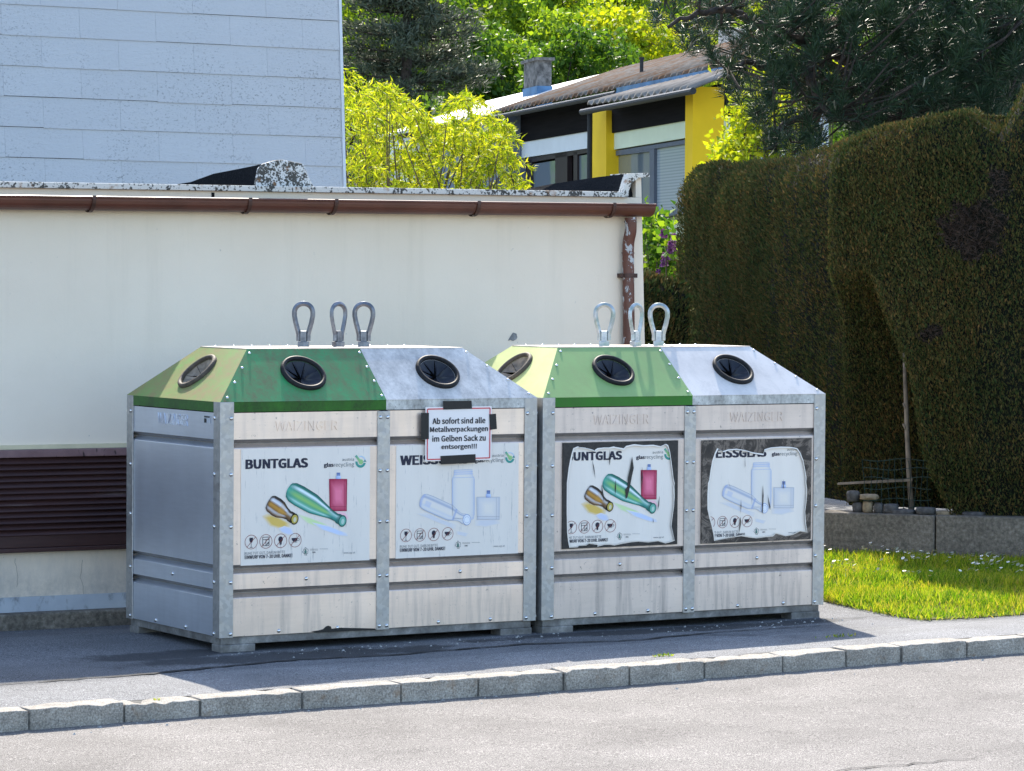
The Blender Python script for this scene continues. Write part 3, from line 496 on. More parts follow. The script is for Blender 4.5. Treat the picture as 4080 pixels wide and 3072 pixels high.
# ------------------------------------------------------------------ text helper
GLYPHS = {" ":[40,[],[]],"!":[57,[28,-2,36,1,40,10,36,19,28,22,20,19,17,10,20,1,23,39,34,39,36,113,36,131,20,131,20,113],[13,11,12,13,10,11,8,10,13,8,9,10,5,3,4,6,3,5,6,2,3,7,2,6,7,1,2,7,0,1]],",":[49,[13,-33,32,-19,39,3,35,17,25,22,17,19,13,11,17,3,25,0,27,0,22,-14,9,-24],[5,3,4,6,3,5,6,2,3,7,2,6,7,9,2,9,1,2,8,9,7,10,1,9,11,1,10,11,0,1]],".":[49,[24,-2,32,1,36,10,32,19,24,22,16,19,13,10,16,1],[5,3,4,6,3,5,6,2,3,7,2,6,7,1,2,7,0,1]],"0":[98,[49,-2,78,14,89,65,78,114,49,131,20,114,9,65,20,14,49,11,31,24,24,65,31,105,49,118,66,105,73,65,66,24],[5,12,4,12,3,4,5,11,12,13,3,12,6,11,5,13,2,3,6,10,11,14,2,13,7,10,6,7,9,10,15,2,14,15,1,2,7,8,9,8,1,15,8,0,1,0,8,7]],"2":[98,[8,0,88,0,88,14,53,14,42,13,32,13,68,54,82,93,72,120,45,131,24,126,7,112,16,103,28,113,43,118,61,110,67,92,52,56,8,9],[10,8,9,11,14,10,14,8,10,14,15,8,15,7,8,11,13,14,11,12,13,16,7,15,16,6,7,17,6,16,18,6,17,18,5,6,4,2,3,4,1,2,5,1,4,18,1,5,0,1,18]],"7":[98,[35,0,51,0,60,64,89,119,89,128,9,128,9,115,71,115,44,62],[6,4,5,6,3,4,6,7,3,7,2,3,8,2,7,8,1,2,0,1,8]],"A":[107,[1,0,17,0,29,39,76,39,89,0,106,0,62,128,44,128,33,52,40,72,46,93,53,115,60,93,66,72,72,52],[0,11,7,11,6,7,11,5,6,0,10,11,12,5,11,13,5,12,0,9,10,0,8,9,14,5,13,0,2,8,2,14,8,2,3,14,3,5,14,0,1,2,4,5,3]],"B":[115,[18,0,58,0,94,9,107,38,100,58,81,68,81,69,95,80,100,97,87,121,56,128,18,128,34,74,34,116,54,116,76,111,84,95,77,79,53,74,34,13,34,61,56,61,82,56,91,38,82,19,56,13],[0,13,11,13,10,11,13,9,10,13,14,9,14,15,9,15,8,9,0,12,13,16,8,15,16,7,8,17,7,16,17,6,7,18,6,17,0,20,12,20,18,12,20,6,18,20,5,6,20,21,5,21,4,5,0,19,20,22,4,21,22,3,4,23,3,22,24,3,23,24,2,3,25,2,24,0,25,19,0,2,25,0,1,2]],"D":[121,[18,0,50,0,95,17,110,65,95,112,50,128,18,128,34,13,34,115,48,115,82,102,93,65,82,27,48,13],[0,8,6,8,5,6,8,9,5,9,4,5,0,7,8,10,4,9,10,3,4,11,3,10,12,3,11,12,2,3,13,2,12,13,1,2,0,13,7,0,1,13]],"E":[104,[18,0,93,0,93,14,34,14,34,61,82,61,82,74,34,74,34,115,92,115,92,128,18,128],[0,8,11,8,10,11,8,9,10,0,7,8,0,4,7,4,6,7,4,5,6,0,3,4,0,2,3,0,1,2]],"F":[97,[18,0,34,0,34,58,83,58,83,71,34,71,34,115,92,115,92,128,18,128],[0,6,9,6,8,9,6,7,8,0,5,6,0,2,5,2,4,5,2,3,4,0,1,2]],"G":[121,[68,-2,91,2,108,13,108,67,65,67,65,53,93,53,93,19,83,14,70,12,38,26,27,65,38,103,70,116,86,113,97,104,106,115,91,126,69,131,27,113,10,64,26,15],[19,17,18,19,13,17,13,16,17,19,12,13,14,16,13,14,15,16,20,12,19,20,11,12,5,3,4,5,6,3,6,2,3,20,10,11,21,10,20,7,2,6,21,9,10,8,2,7,0,9,21,9,2,8,9,1,2,0,1,9]],"H":[128,[18,0,34,0,34,61,94,61,94,0,110,0,110,128,94,128,94,75,34,75,34,128,18,128],[0,10,11,0,9,10,8,6,7,8,5,6,0,2,9,2,8,9,2,3,8,3,5,8,0,1,2,4,5,3]],"I":[52,[18,0,34,0,34,128,18,128],[0,2,3,0,1,2]],"K":[113,[18,0,34,0,34,41,56,67,94,0,112,0,66,80,106,128,88,128,34,64,34,128,18,128],[0,10,11,0,9,10,9,7,8,9,6,7,9,3,6,3,5,6,9,2,3,4,5,3,0,2,9,0,1,2]],"L":[95,[18,0,90,0,90,14,34,14,34,128,18,128],[0,4,5,0,3,4,0,2,3,0,1,2]],"M":[143,[18,0,32,0,32,71,32,90,30,109,31,109,41,80,65,13,76,13,100,80,111,109,112,109,110,90,109,71,109,0,124,0,124,128,105,128,81,60,76,46,72,33,71,33,66,46,62,60,37,128,18,128],[0,4,25,4,24,25,4,5,24,5,23,24,18,10,17,10,16,17,10,11,16,11,15,16,0,3,4,6,23,5,18,9,10,12,15,11,0,2,3,13,15,12,7,23,6,18,8,9,0,1,2,14,15,13,7,22,23,19,8,18,7,21,22,20,8,19,7,20,21,7,8,20]],"N":[127,[18,0,33,0,33,67,32,88,31,107,32,107,46,81,92,0,109,0,109,128,93,128,93,62,94,41,96,21,95,21,81,47,34,128,18,128],[0,4,17,4,16,17,4,5,16,5,15,16,11,9,10,11,8,9,0,3,4,6,15,5,0,2,3,7,15,6,0,1,2,12,8,11,7,14,15,13,8,12,7,13,14,7,8,13]],"O":[130,[65,-2,104,16,120,65,104,113,65,131,25,113,10,65,25,16,65,12,37,26,27,65,37,103,65,116,93,103,103,65,93,26],[5,12,4,12,3,4,5,11,12,13,3,12,6,11,5,13,2,3,6,10,11,14,2,13,7,10,6,7,9,10,15,2,14,15,1,2,7,8,9,8,1,15,8,0,1,0,8,7]],"R":[112,[34,67,34,115,55,115,78,110,86,92,78,74,55,67,88,0,106,0,74,56,95,68,103,92,90,120,58,128,18,128,18,0,34,0,34,54,57,54],[15,1,14,1,13,14,1,12,13,1,2,12,2,3,12,3,11,12,15,0,1,4,11,3,5,11,4,5,10,11,6,10,5,6,9,10,15,17,0,17,6,0,17,9,6,17,18,9,18,8,9,15,16,17,7,8,18]],"S":[105,[53,-2,85,8,97,34,89,56,70,68,52,76,38,84,31,98,37,111,55,116,71,113,84,105,92,115,76,126,55,131,26,121,14,97,23,75,40,64,59,56,74,47,80,33,73,18,53,12,34,16,18,28,8,17,28,3],[15,13,14,15,12,13,16,8,15,8,9,15,9,12,15,10,12,9,10,11,12,16,7,8,16,6,7,17,6,16,17,5,6,17,4,5,18,4,17,18,3,4,19,3,18,19,20,3,20,2,3,21,2,20,21,1,2,22,1,21,26,24,25,23,1,22,27,24,26,27,23,24,27,1,23,27,0,1]],"T":[105,[44,0,61,0,61,115,99,115,99,128,5,128,5,115,44,115],[6,4,5,6,3,4,7,3,6,0,2,7,2,3,7,0,1,2]],"U":[127,[63,-2,96,10,109,53,109,128,94,128,94,53,85,21,63,12,42,21,33,53,33,128,17,128,17,53,30,10],[12,10,11,12,9,10,5,3,4,5,2,3,13,9,12,5,1,2,13,8,9,6,1,5,13,7,8,7,1,6,13,1,7,13,0,1]],"V":[101,[41,0,60,0,101,128,84,128,64,59,58,38,51,16,50,16,44,38,38,59,17,128,0,128],[0,10,11,0,9,10,4,2,3,4,1,2,0,8,9,5,1,4,0,7,8,6,1,5,0,6,7,0,1,6]],"W":[154,[32,0,51,0,70,77,73,92,77,107,80,92,84,77,103,0,123,0,149,128,134,128,120,58,116,38,113,17,112,17,107,38,103,58,85,128,70,128,52,58,47,38,43,17,42,17,39,38,35,58,21,128,5,128],[0,25,26,0,24,25,19,17,18,19,4,17,4,16,17,11,9,10,11,8,9,19,3,4,5,16,4,19,2,3,6,16,5,19,1,2,7,16,6,0,23,24,20,1,19,7,15,16,12,8,11,7,14,15,0,22,23,21,1,20,13,8,12,0,21,22,0,1,21,7,13,14,7,8,13]],"Z":[106,[9,0,97,0,97,14,29,14,96,119,96,128,15,128,15,115,77,115,9,10],[7,5,6,7,4,5,7,8,4,8,3,4,9,3,8,9,2,3,9,1,2,0,1,9]],"a":[99,[38,-2,55,2,70,11,71,0,85,0,85,58,77,87,52,98,30,93,14,85,20,74,33,81,49,84,65,77,69,60,24,48,10,25,18,5,43,11,31,14,26,26,35,41,69,50,69,23,56,14],[8,6,7,9,6,8,9,12,6,12,13,6,13,5,6,10,11,9,11,12,9,14,5,13,15,5,14,15,22,5,22,4,5,15,21,22,23,4,22,16,21,15,16,20,21,16,19,20,17,19,16,24,2,23,2,4,23,17,18,19,18,2,24,18,1,2,3,4,2,17,1,18,0,1,17]],"b":[109,[58,-2,87,11,99,49,90,84,61,98,46,94,32,84,32,101,32,139,16,139,16,0,29,0,30,10,31,10,44,1,55,11,44,13,32,21,32,71,45,81,57,84,77,74,83,49,75,21],[10,8,9,10,7,8,10,6,7,5,3,4,6,3,5,6,20,3,20,21,3,21,2,3,10,18,6,18,19,6,19,20,6,22,2,21,10,17,18,22,1,2,23,1,22,15,1,23,10,12,17,12,16,17,12,15,16,12,1,15,12,13,1,13,0,1,10,11,12,14,0,13]],"c":[90,[54,-2,70,1,84,10,77,20,67,14,55,11,34,21,26,47,34,74,55,84,66,82,74,76,82,86,71,94,55,98,23,84,9,47,22,11],[15,13,14,15,12,13,15,9,12,9,10,12,10,11,12,16,8,15,8,9,15,16,7,8,17,7,16,17,6,7,17,5,6,4,2,3,5,2,4,17,2,5,0,2,17,0,1,2]],"d":[109,[48,-2,64,2,77,11,78,11,79,0,92,0,92,139,76,139,76,103,77,86,65,95,50,98,22,84,9,47,20,11,52,11,33,21,26,48,34,74,53,84,65,82,76,74,76,24,64,14],[8,6,7,8,5,6,9,5,8,12,10,11,12,9,10,12,19,9,19,20,9,20,21,9,21,5,9,13,18,12,18,19,12,22,5,21,13,17,18,13,16,17,14,16,13,23,3,22,3,5,22,14,15,16,15,3,23,14,2,15,2,3,15,14,1,2,4,5,3,0,1,14]],"e":[97,[55,-2,72,1,86,7,80,18,69,12,56,11,34,20,25,44,89,44,89,48,90,53,80,85,52,98,22,84,9,47,22,11,25,55,34,77,52,85,69,77,76,55],[13,11,12,13,18,11,18,19,11,19,10,11,13,17,18,14,17,13,20,10,19,14,16,17,14,20,16,14,10,20,14,9,10,14,8,9,15,7,14,7,8,14,15,6,7,15,5,6,4,2,3,5,2,4,0,5,15,0,2,5,0,1,2]],"f":[57,[6,82,19,82,19,0,35,0,35,82,55,82,55,95,35,95,35,110,38,124,48,129,53,128,59,126,62,139,55,141,46,142,25,133,19,110,19,95,6,94],[16,14,15,16,13,14,16,11,13,11,12,13,17,9,16,9,10,16,10,11,16,17,8,9,18,8,17,18,7,8,19,7,18,19,6,7,19,5,6,0,5,19,1,5,0,2,4,1,4,5,1,2,3,4]],"g":[99,[48,-44,83,-34,96,-11,88,6,63,12,44,12,31,15,28,22,30,29,34,33,41,31,48,30,73,39,83,63,81,74,75,83,95,83,95,95,61,95,55,97,48,98,23,88,12,64,16,48,25,38,25,37,18,30,14,20,17,10,23,4,23,3,13,-7,9,-18,20,-37,48,41,34,47,28,64,34,80,48,86,62,80,68,64,62,47,50,-33,30,-28,23,-16,25,-8,33,0,39,-1,45,-1,61,-1,76,-4,81,-13,72,-27],[21,19,20,21,18,19,21,17,18,21,16,17,22,37,21,37,38,21,38,16,21,39,15,38,15,16,38,39,14,15,22,36,37,40,14,39,40,13,14,23,36,22,23,35,36,41,13,40,41,12,13,24,35,23,24,34,35,34,12,41,24,12,34,24,11,12,25,11,24,26,9,25,9,11,25,26,8,9,10,11,9,27,8,26,27,7,8,27,6,7,28,6,27,28,5,6,28,4,5,28,3,4,29,3,28,29,49,3,49,50,3,50,2,3,30,49,29,31,46,30,46,49,30,31,45,46,47,49,46,48,49,47,51,2,50,32,45,31,32,44,45,51,1,2,52,1,51,32,43,44,33,43,32,42,1,52,33,42,43,33,1,42,33,0,1]],"i":[49,[24,115,32,118,35,125,32,133,24,136,17,133,14,125,17,118,16,0,32,0,32,95,16,95],[8,10,11,8,9,10,5,3,4,6,3,5,6,2,3,7,2,6,7,1,2,0,1,7]],"k":[97,[16,0,32,0,32,25,50,46,78,0,95,0,59,57,91,95,73,95,33,45,32,45,32,139,16,139],[0,11,12,0,10,11,9,7,8,9,6,7,9,3,6,3,5,6,9,2,3,4,5,3,0,9,10,0,2,9,0,1,2]],"l":[50,[33,-2,38,-2,42,-1,40,11,38,11,37,11,33,13,32,18,32,139,16,139,16,19,20,3],[10,8,9,10,7,8,11,7,10,11,6,7,11,5,6,4,2,3,5,2,4,11,2,5,0,2,11,0,1,2]],"m":[163,[16,0,32,0,32,69,45,80,56,84,69,78,74,58,74,0,90,0,90,69,102,80,114,84,127,78,131,58,131,0,147,0,147,60,140,88,119,98,102,92,87,79,78,93,61,98,45,93,31,81,29,95,16,95],[23,21,22,19,17,18,0,25,26,0,24,25,24,21,23,24,4,21,4,20,21,20,17,19,20,11,17,11,12,17,12,16,17,24,3,4,5,20,4,20,10,11,0,2,24,2,3,24,20,9,10,5,9,20,6,9,5,13,16,12,0,1,2,6,8,9,13,15,16,7,8,6,14,15,13]],"n":[107,[16,0,32,0,32,69,45,80,58,84,72,78,76,58,76,0,92,0,92,60,85,88,63,98,46,93,31,81,29,95,16,95],[12,10,11,0,14,15,0,13,14,13,10,12,13,4,10,4,5,10,5,9,10,13,3,4,0,2,13,2,3,13,6,9,5,0,1,2,6,8,9,7,8,6]],"o":[106,[53,-2,84,11,97,47,84,84,53,98,22,84,9,47,22,11,53,11,33,21,26,47,33,74,53,84,73,74,81,47,73,21],[5,3,4,6,11,5,11,12,5,12,3,5,12,13,3,13,2,3,6,10,11,14,2,13,7,10,6,7,9,10,15,2,14,15,1,2,8,1,15,7,8,9,7,1,8,0,1,7]],"p":[109,[16,-40,32,-40,32,-8,32,9,45,1,58,-2,87,11,99,49,90,84,61,98,45,93,31,84,29,95,16,95,55,11,45,13,32,21,32,71,45,81,57,84,77,74,83,49,75,21],[10,8,9,0,12,13,0,11,12,11,8,10,11,19,8,19,20,8,20,7,8,0,17,11,17,18,11,18,19,11,21,7,20,0,16,17,21,6,7,22,6,21,14,6,22,0,3,16,3,15,16,3,14,15,3,6,14,3,5,6,0,2,3,4,5,3,0,1,2]],"r":[68,[16,0,32,0,32,61,44,78,56,83,61,83,65,82,68,95,64,97,58,98,43,92,31,78,29,95,16,95],[10,8,9,10,7,8,10,6,7,0,12,13,0,11,12,11,4,10,4,5,10,5,6,10,11,3,4,11,2,3,0,2,11,0,1,2]],"s":[82,[41,-2,67,6,75,26,66,45,47,55,32,61,26,71,30,81,44,85,55,83,65,77,73,87,60,94,44,98,19,90,11,71,20,53,39,43,53,36,60,25,56,15,41,10,26,13,13,22,6,11,22,1],[14,12,13,14,11,12,15,7,14,7,8,14,8,11,14,8,9,11,9,10,11,15,6,7,15,5,6,16,5,15,16,4,5,16,3,4,17,3,16,17,18,3,18,2,3,19,2,18,19,1,2,20,1,19,24,22,23,21,1,20,24,21,22,25,21,24,25,1,21,25,0,1]],"t":[66,[46,-2,55,-1,64,1,60,13,55,11,50,11,38,15,35,29,35,82,61,82,61,95,35,95,35,122,22,122,20,95,5,94,5,82,19,82,19,29,25,6],[14,12,13,14,11,12,15,11,14,15,10,11,15,9,10,16,9,15,17,9,16,18,8,17,8,9,17,18,7,8,19,7,18,19,6,7,19,5,6,4,2,3,5,2,4,19,2,5,0,2,19,0,1,2]],"u":[107,[44,-2,61,2,75,15,76,15,77,0,90,0,90,95,74,95,74,28,62,15,49,12,35,18,31,37,31,95,15,95,15,35,22,7],[15,13,14,15,12,13,8,6,7,8,5,6,15,11,12,16,11,15,9,3,8,3,5,8,16,10,11,10,2,9,2,3,9,10,1,2,4,5,3,16,1,10,0,1,16]],"v":[92,[37,0,55,0,89,95,73,95,55,41,51,27,46,13,41,27,37,41,19,95,2,95],[0,9,10,0,8,9,4,2,3,4,1,2,0,7,8,5,1,4,0,6,7,6,1,5,0,1,6]],"w":[141,[31,0,50,0,63,51,67,65,70,79,71,79,74,65,77,51,91,0,110,0,136,95,120,95,107,40,104,27,101,14,100,14,97,27,93,40,78,95,63,95,48,40,45,27,42,14,41,14,38,27,35,40,21,95,5,95],[0,26,27,0,25,26,20,18,19,20,4,18,4,5,18,5,17,18,12,10,11,12,9,10,20,3,4,6,17,5,7,17,6,20,2,3,8,17,7,20,1,2,0,24,25,21,1,20,8,16,17,13,9,12,0,23,24,22,1,21,8,15,16,14,9,13,0,22,23,0,1,22,8,14,15,8,9,14]],"y":[92,[18,-41,40,-31,53,-8,89,95,73,95,56,42,52,29,48,15,43,29,38,42,19,95,2,95,40,0,38,-7,30,-22,17,-28,13,-27,10,-26,6,-39,12,-40],[12,10,11,12,9,10,5,3,4,5,2,3,12,8,9,6,2,5,12,7,8,7,2,6,12,2,7,13,2,12,14,2,13,14,1,2,15,1,14,18,16,17,18,15,16,18,1,15,18,0,1,19,0,18]],"z":[84,[6,0,78,0,78,13,26,13,77,86,77,95,12,95,12,82,56,82,6,9],[7,5,6,7,4,5,7,8,4,8,3,4,9,3,8,9,2,3,9,1,2,0,1,9]],"Ü":[127,[83,140,90,143,93,150,90,156,83,159,76,156,74,150,76,143,63,-2,96,10,109,53,109,128,94,128,94,53,85,21,63,12,42,21,33,53,33,128,17,128,17,53,30,10,43,140,50,143,53,150,50,156,43,159,36,156,33,150,36,143],[20,18,19,20,17,18,13,11,12,13,10,11,21,17,20,13,9,10,21,16,17,14,9,13,21,15,16,15,9,14,21,9,15,21,8,9,27,25,26,28,25,27,28,24,25,29,24,28,29,23,24,22,23,29,5,3,4,6,3,5,6,2,3,7,2,6,7,1,2,0,1,7]],"–":[94,[8,44,86,44,86,55,8,55],[0,2,3,0,1,2]]}
def text_geo(body, extrude=0.0):
    """flat (or raised) letters from the triangulated outlines above, 500 units to the em"""
    V = []; Fc = []; x = 0
    for ch in body:
        adv, pts, tri = GLYPHS[ch]; n = len(V); m = len(pts)//2
        V += [((x+pts[2*i])/500, pts[2*i+1]/500, 0.0) for i in range(m)]
        T = [tuple(n+q for q in tri[3*i:3*i+3]) for i in range(len(tri)//3)]; Fc += T; x += adv
        if extrude:
            E = {}
            for t in T:
                for e in ((t[0], t[1]), (t[1], t[2]), (t[2], t[0])):
                    if (e[1], e[0]) in E: E.pop((e[1], e[0]))
                    else: E[e] = 1
            k = len(V); mp = {}
            for e in E:
                for q in e:
                    if q not in mp: mp[q] = len(V); V.append((V[q][0], V[q][1], -extrude))
            Fc += [(a_, mp[a_], mp[b_], b_) for a_, b_ in E]
    return np.array(V), Fc

# ------------------------------------------------------------------ printed posters (flat prints built as thin layers)
FA = Frame(0, 0, 0)           # front plane of the left container
ZA = {1: (480, 1180, 2.0481), 2: (480, 1900, 2.0481), 3: (1400, 1180, 2.0481), 4: (1400, 1900, 2.0481), 5: (2300, 1180, 2.0481), 6: (2300, 1900, 2.0481)}
def Z(k, x, y):
    a = ZA[k]; return FA.px(a[0]+x/a[2], a[1]+y/a[2])
class Print:
    """layers of flat coloured polygons in front-plane metres (x,z)"""
    def __init__(s): s.items = {}
    def poly(s, part, pts, col, layer=1):
        s.items.setdefault(part, []).append((pts, [tuple(range(len(pts)))], col if not isinstance(col[0], (int, float)) else [col]*len(pts), layer))
    def raw(s, part, pts, faces, cols, layer=1):
        s.items.setdefault(part, []).append((pts, faces, cols, layer))
    def text(s, part, body, k, x0, y0, x1, y1, col, bold=0.0, layer=2):
        v, f = text_geo(body); ym = (y0+y1)/2; xm = (x0+x1)/2; bold = max(bold, 0)
        a = Z(k, x0, ym)[0]; b = Z(k, x1, ym)[0]; zt = Z(k, xm, y0)[1]; zb = Z(k, xm, y1)[1]
        mn = v.min(0); mx = v.max(0); hgt = zt-zb; sx = (b-a)/(mx[0]-mn[0]); bx = bold*sx*.9; bz = bold*.45*hgt/(mx[1]-mn[1])
        for i, (dx, dz) in enumerate([(0, 0)] if bold == 0 else [(-bx, -bz), (bx, -bz), (-bx, bz), (bx, bz), (0, 0)]):
            pts = [((p[0]-mn[0])*sx*(b-a-2*bx)/(b-a)+a+bx+dx, (p[1]-mn[1])/(mx[1]-mn[1])*(hgt-2*bz)+zb+bz+dz) for p in v]
            s.raw(part, pts, f, [col]*len(pts), layer+.12*i)
    def ring(s, part, c, r, t, col, layer=2, a0=0, a1=360, n=36):
        pts = []; N = n
        for i in range(N+1):
            a = R(a0+(a1-a0)*i/N)
            for q in (r-t, r): pts.append((c[0]+q*math.cos(a), c[1]+q*math.sin(a)))
        s.raw(part, pts, [(2*i, 2*i+1, 2*i+3, 2*i+2) for i in range(N)], [col]*len(pts), layer)
    def disc(s, part, c, rx, rz, col, layer=2, rot=0):
        pts = []
        for i in range(24):
            a = i*2*math.pi/24; x = rx*math.cos(a); z = rz*math.sin(a); pts.append((c[0]+x*math.cos(rot)-z*math.sin(rot), c[1]+x*math.sin(rot)+z*math.cos(rot)))
        s.poly(part, pts, col, layer)
    def line(s, part, p, q, t, col, layer=3):
        p = np.array(p); q = np.array(q); d = (q-p)/np.linalg.norm(q-p); n = np.array([-d[1], d[0]])*t/2
        s.poly(part, [tuple(p-n), tuple(q-n), tuple(q+n), tuple(p+n)], col, layer)
    def pline(s, part, pts, t, col, layer=3):
        for a, b in zip(pts[:-1], pts[1:]): s.line(part, a, b, t, col, layer)
    def blob(s, part, k, pts, col, paperc=(.82, .755, .685), layer=1):
        """soft patch of colour: colour in the middle, paper at the rim"""
        P_ = [Z(k, *p) for p in pts]; c = np.mean(P_, 0); n = len(P_); mid = [tuple(c+(np.array(p)-c)*.6) for p in P_]
        s.raw(part, [tuple(c)]+mid+P_, [(0, 1+i, 1+(i+1) % n) for i in range(n)]+[(1+i, 1+n+i, 1+n+(i+1) % n, 1+(i+1) % n) for i in range(n)],
              [col]*(n+1)+[tuple(.25*a+.75*b for a, b in zip(col, paperc))]*n, layer)
    def bottle(s, part, k, p0, p1, prof, colf, layer=4):
        a = np.array(Z(k, *p0)); b = np.array(Z(k, *p1)); ax = b-a; Ln = np.linalg.norm(ax); ax /= Ln; nn = np.array([-ax[1], ax[0]])
        sc = 1/(2.0481*930); N, Mn = 30, 17; pts = []; cols = []
        for i in range(N+1):
            t = i/N; r = np.interp(t, [q[0] for q in prof], [q[1] for q in prof])*sc
            for j in range(Mn):
                sdt = -1+2*j/(Mn-1); bulge = -.10*(1-sdt*sdt)*(1-t)*(1 if t < .15 else 0)
                pts.append(tuple(a+ax*(t+bulge*.3)*Ln+nn*r*sdt)); cols.append(colf(t, sdt))
        s.raw(part, pts, [(i*Mn+j, (i+1)*Mn+j, (i+1)*Mn+j+1, i*Mn+j+1) for i in range(N) for j in range(Mn-1)], cols, layer)
        return a, b, ax, nn, sc
    def build(s, parent, y0, mapf=None, lay=.0005, skip=()):
        for part, its in s.items.items():
            if part in skip: continue
            mb = MB()
            for pts, faces, cols, layer in its:
                if mapf: pts = [mapf(p) for p in pts]
                mb.add([(p[0], y0-lay*layer, p[1]) for p in pts], faces, list(cols))
            mb.build(part, m_print, parent, recalc=False)
INK = (.02, .022, .045); REDB = (.26, .055, .045); GREY = (.12, .13, .15); LINE = (.10, .12, .13)
def mixc(a, b, t): t = min(1, max(0, t)); return tuple(x*(1-t)+y*t for x, y in zip(a, b))
def common(pr, k1, k2, ox, oy_top, oy_bot, word):
    """title, logo, icons and captions; ox/oy shift in zoom pixels from the first poster to the second"""
    s = .948 if word == 'WEISSGLAS' else 1.0
    return s
def icons(pr, kz, cs, rr):
    for i, (x, y) in enumerate(cs):
        c = np.array(Z(kz, x, y)); r = rr/(2.0481*930)/.93; pr.ring('icons', c, r, r*.07, REDB, 2); q = lambda dx, dz: (c[0]+dx*r, c[1]+dz*r)
        if i == 0:
            pr.poly('icons', [q(-.27, .6), q(.27, .6), q(.28, .25), q(.17, 0), q(.06, -.1), q(-.06, -.1), q(-.17, 0), q(-.28, .25)], INK, 2); pr.line('icons', q(0, -.1), q(0, -.72), r*.06, INK, 2); pr.line('icons', q(-.22, -.74), q(.22, -.74), r*.08, INK, 2)
        elif i == 1:
            for a, b in ((q(-.5, .6), q(.5, .6)), (q(.5, .6), q(.5, -.6)), (q(.5, -.6), q(-.5, -.6)), (q(-.5, -.6), q(-.5, .6)), (q(-.5, .25), q(.5, .25)), (q(0, .25), q(0, -.6)), (q(.1, -.5), q(.4, -.1)), (q(.3, -.45), q(.42, -.1))): pr.line('icons', a, b, r*.08, INK, 2)
        elif i == 2:
            pr.disc('icons', q(0, .22), r*.36, r*.40, INK, 2); pr.poly('icons', [q(-.2, .05), q(.2, .05), q(.15, -.5), q(0, -.6), q(-.15, -.5)], INK, 2)
        else:
            pr.poly('icons', [q(-.55, .32), q(.4, .32), q(.36, .05), q(.2, -.2), q(-.3, -.2), q(-.5, .05)], INK, 2); pr.ring('icons', q(.46, .08), r*.2, r*.06, INK, 2); pr.line('icons', q(-.5, -.28), q(.35, -.28), r*.05, INK, 2)
        pr.line('icons', q(-.66, -.7), q(.68, .7), r*.07, REDB, 3)
def crest(pr, kz, x, y, s):
    pts = [(-.5, .1), (-.45, .55), (-.2, .5), (-.1, .95), (.15, .9), (.25, .55), (.55, .6), (.7, .2), (.55, -.1), (.6, -.5), (.25, -.6), (.3, -1), (.05, -.8), (-.15, -1), (-.2, -.6), (-.5, -.45), (-.75, -.1)]
    P_ = [Z(kz, x+a*s, y-b*s) for a, b in pts]; pr.pline('crest', P_+[P_[0]], .0016, LINE, 2)
    pr.poly('crest', [Z(kz, x+a*s, y-b*s) for a, b in ((-.28, 0), (0, .7), (.28, 0), (.26, -.6), (-.26, -.6))], (.10, .20, .17), 2)
    for dx0, dx1, dy in ((1.1, 3.1, .55), (1.1, 3.1, .3), (3.5, 5.6, .6)): pr.line('crest', Z(kz, x+dx0*s, y-dy*s), Z(kz, x+dx1*s, y-dy*s-s*.0), .0011, GREY, 2)
    pr.text('crest', 'GRÜNES', kz, x+1.7*s, y+.02*s, x+2.5*s, y+.42*s, INK, .01)
def logo(pr, k, x, y, s, part='logo'):
    """bottle inside a recycling arrow; centre in zoom px, s = radius in zoom px"""
    c = Z(k, x, y); r = s/(2.0481*930)/.92
    pr.ring(part, c, r, r*.42, (.05, .30, .26), 2, 175, 345); pr.ring(part, c, r, r*.16, (.45, .62, .80), 2, 5, 110)
    pr.poly(part, [(c[0]+a*r, c[1]+b*r) for a, b in ((1.15, -.05), (.82, .35), (.45, .0))], (.05, .33, .29), 2)
    pr.poly(part, [(c[0]+a*r, c[1]+b*r) for a, b in ((-1.1, .95), (-.78, 1.2), (-.15, .42), (.35, .35), (.5, -.1), (.2, -.45), (-.25, -.35), (-.45, .15))], [(.10, .36, .30)]*2+[(.30, .55, .22)]*6, 3)
PBUNT = Print()
p = PBUNT
p.text('title', 'BUNTGLAS', 1, 1022, 1326, 1533, 1406, INK, .022)
p.text('logo', 'austria', 1, 1812, 1320, 1908, 1344, LINE, 0); p.text('logo', 'glas', 1, 1662, 1360, 1740, 1403, INK, .018); p.text('logo', 'recycling', 1, 1744, 1356, 1908, 1401, LINE, 0)
logo(p, 1, 1962, 1352, 45)
icons(p, 2, [(1069, 532), (1189, 527), (1309, 522), (1427, 517)], 54)
p.text('caption', 'RUHE TUT GUT, DARUM BITTE', 2, 1016, 608, 1345, 636, GREY, -.004); p.text('caption', 'EINWURF VON 7–20 UHR. DANKE!', 2, 1016, 634, 1405, 664, INK, .014)
p.text('web_address', 'www.agr.at', 2, 1822, 612, 1917, 631, GREY, 0); crest(p, 2, 1512, 608, 33)
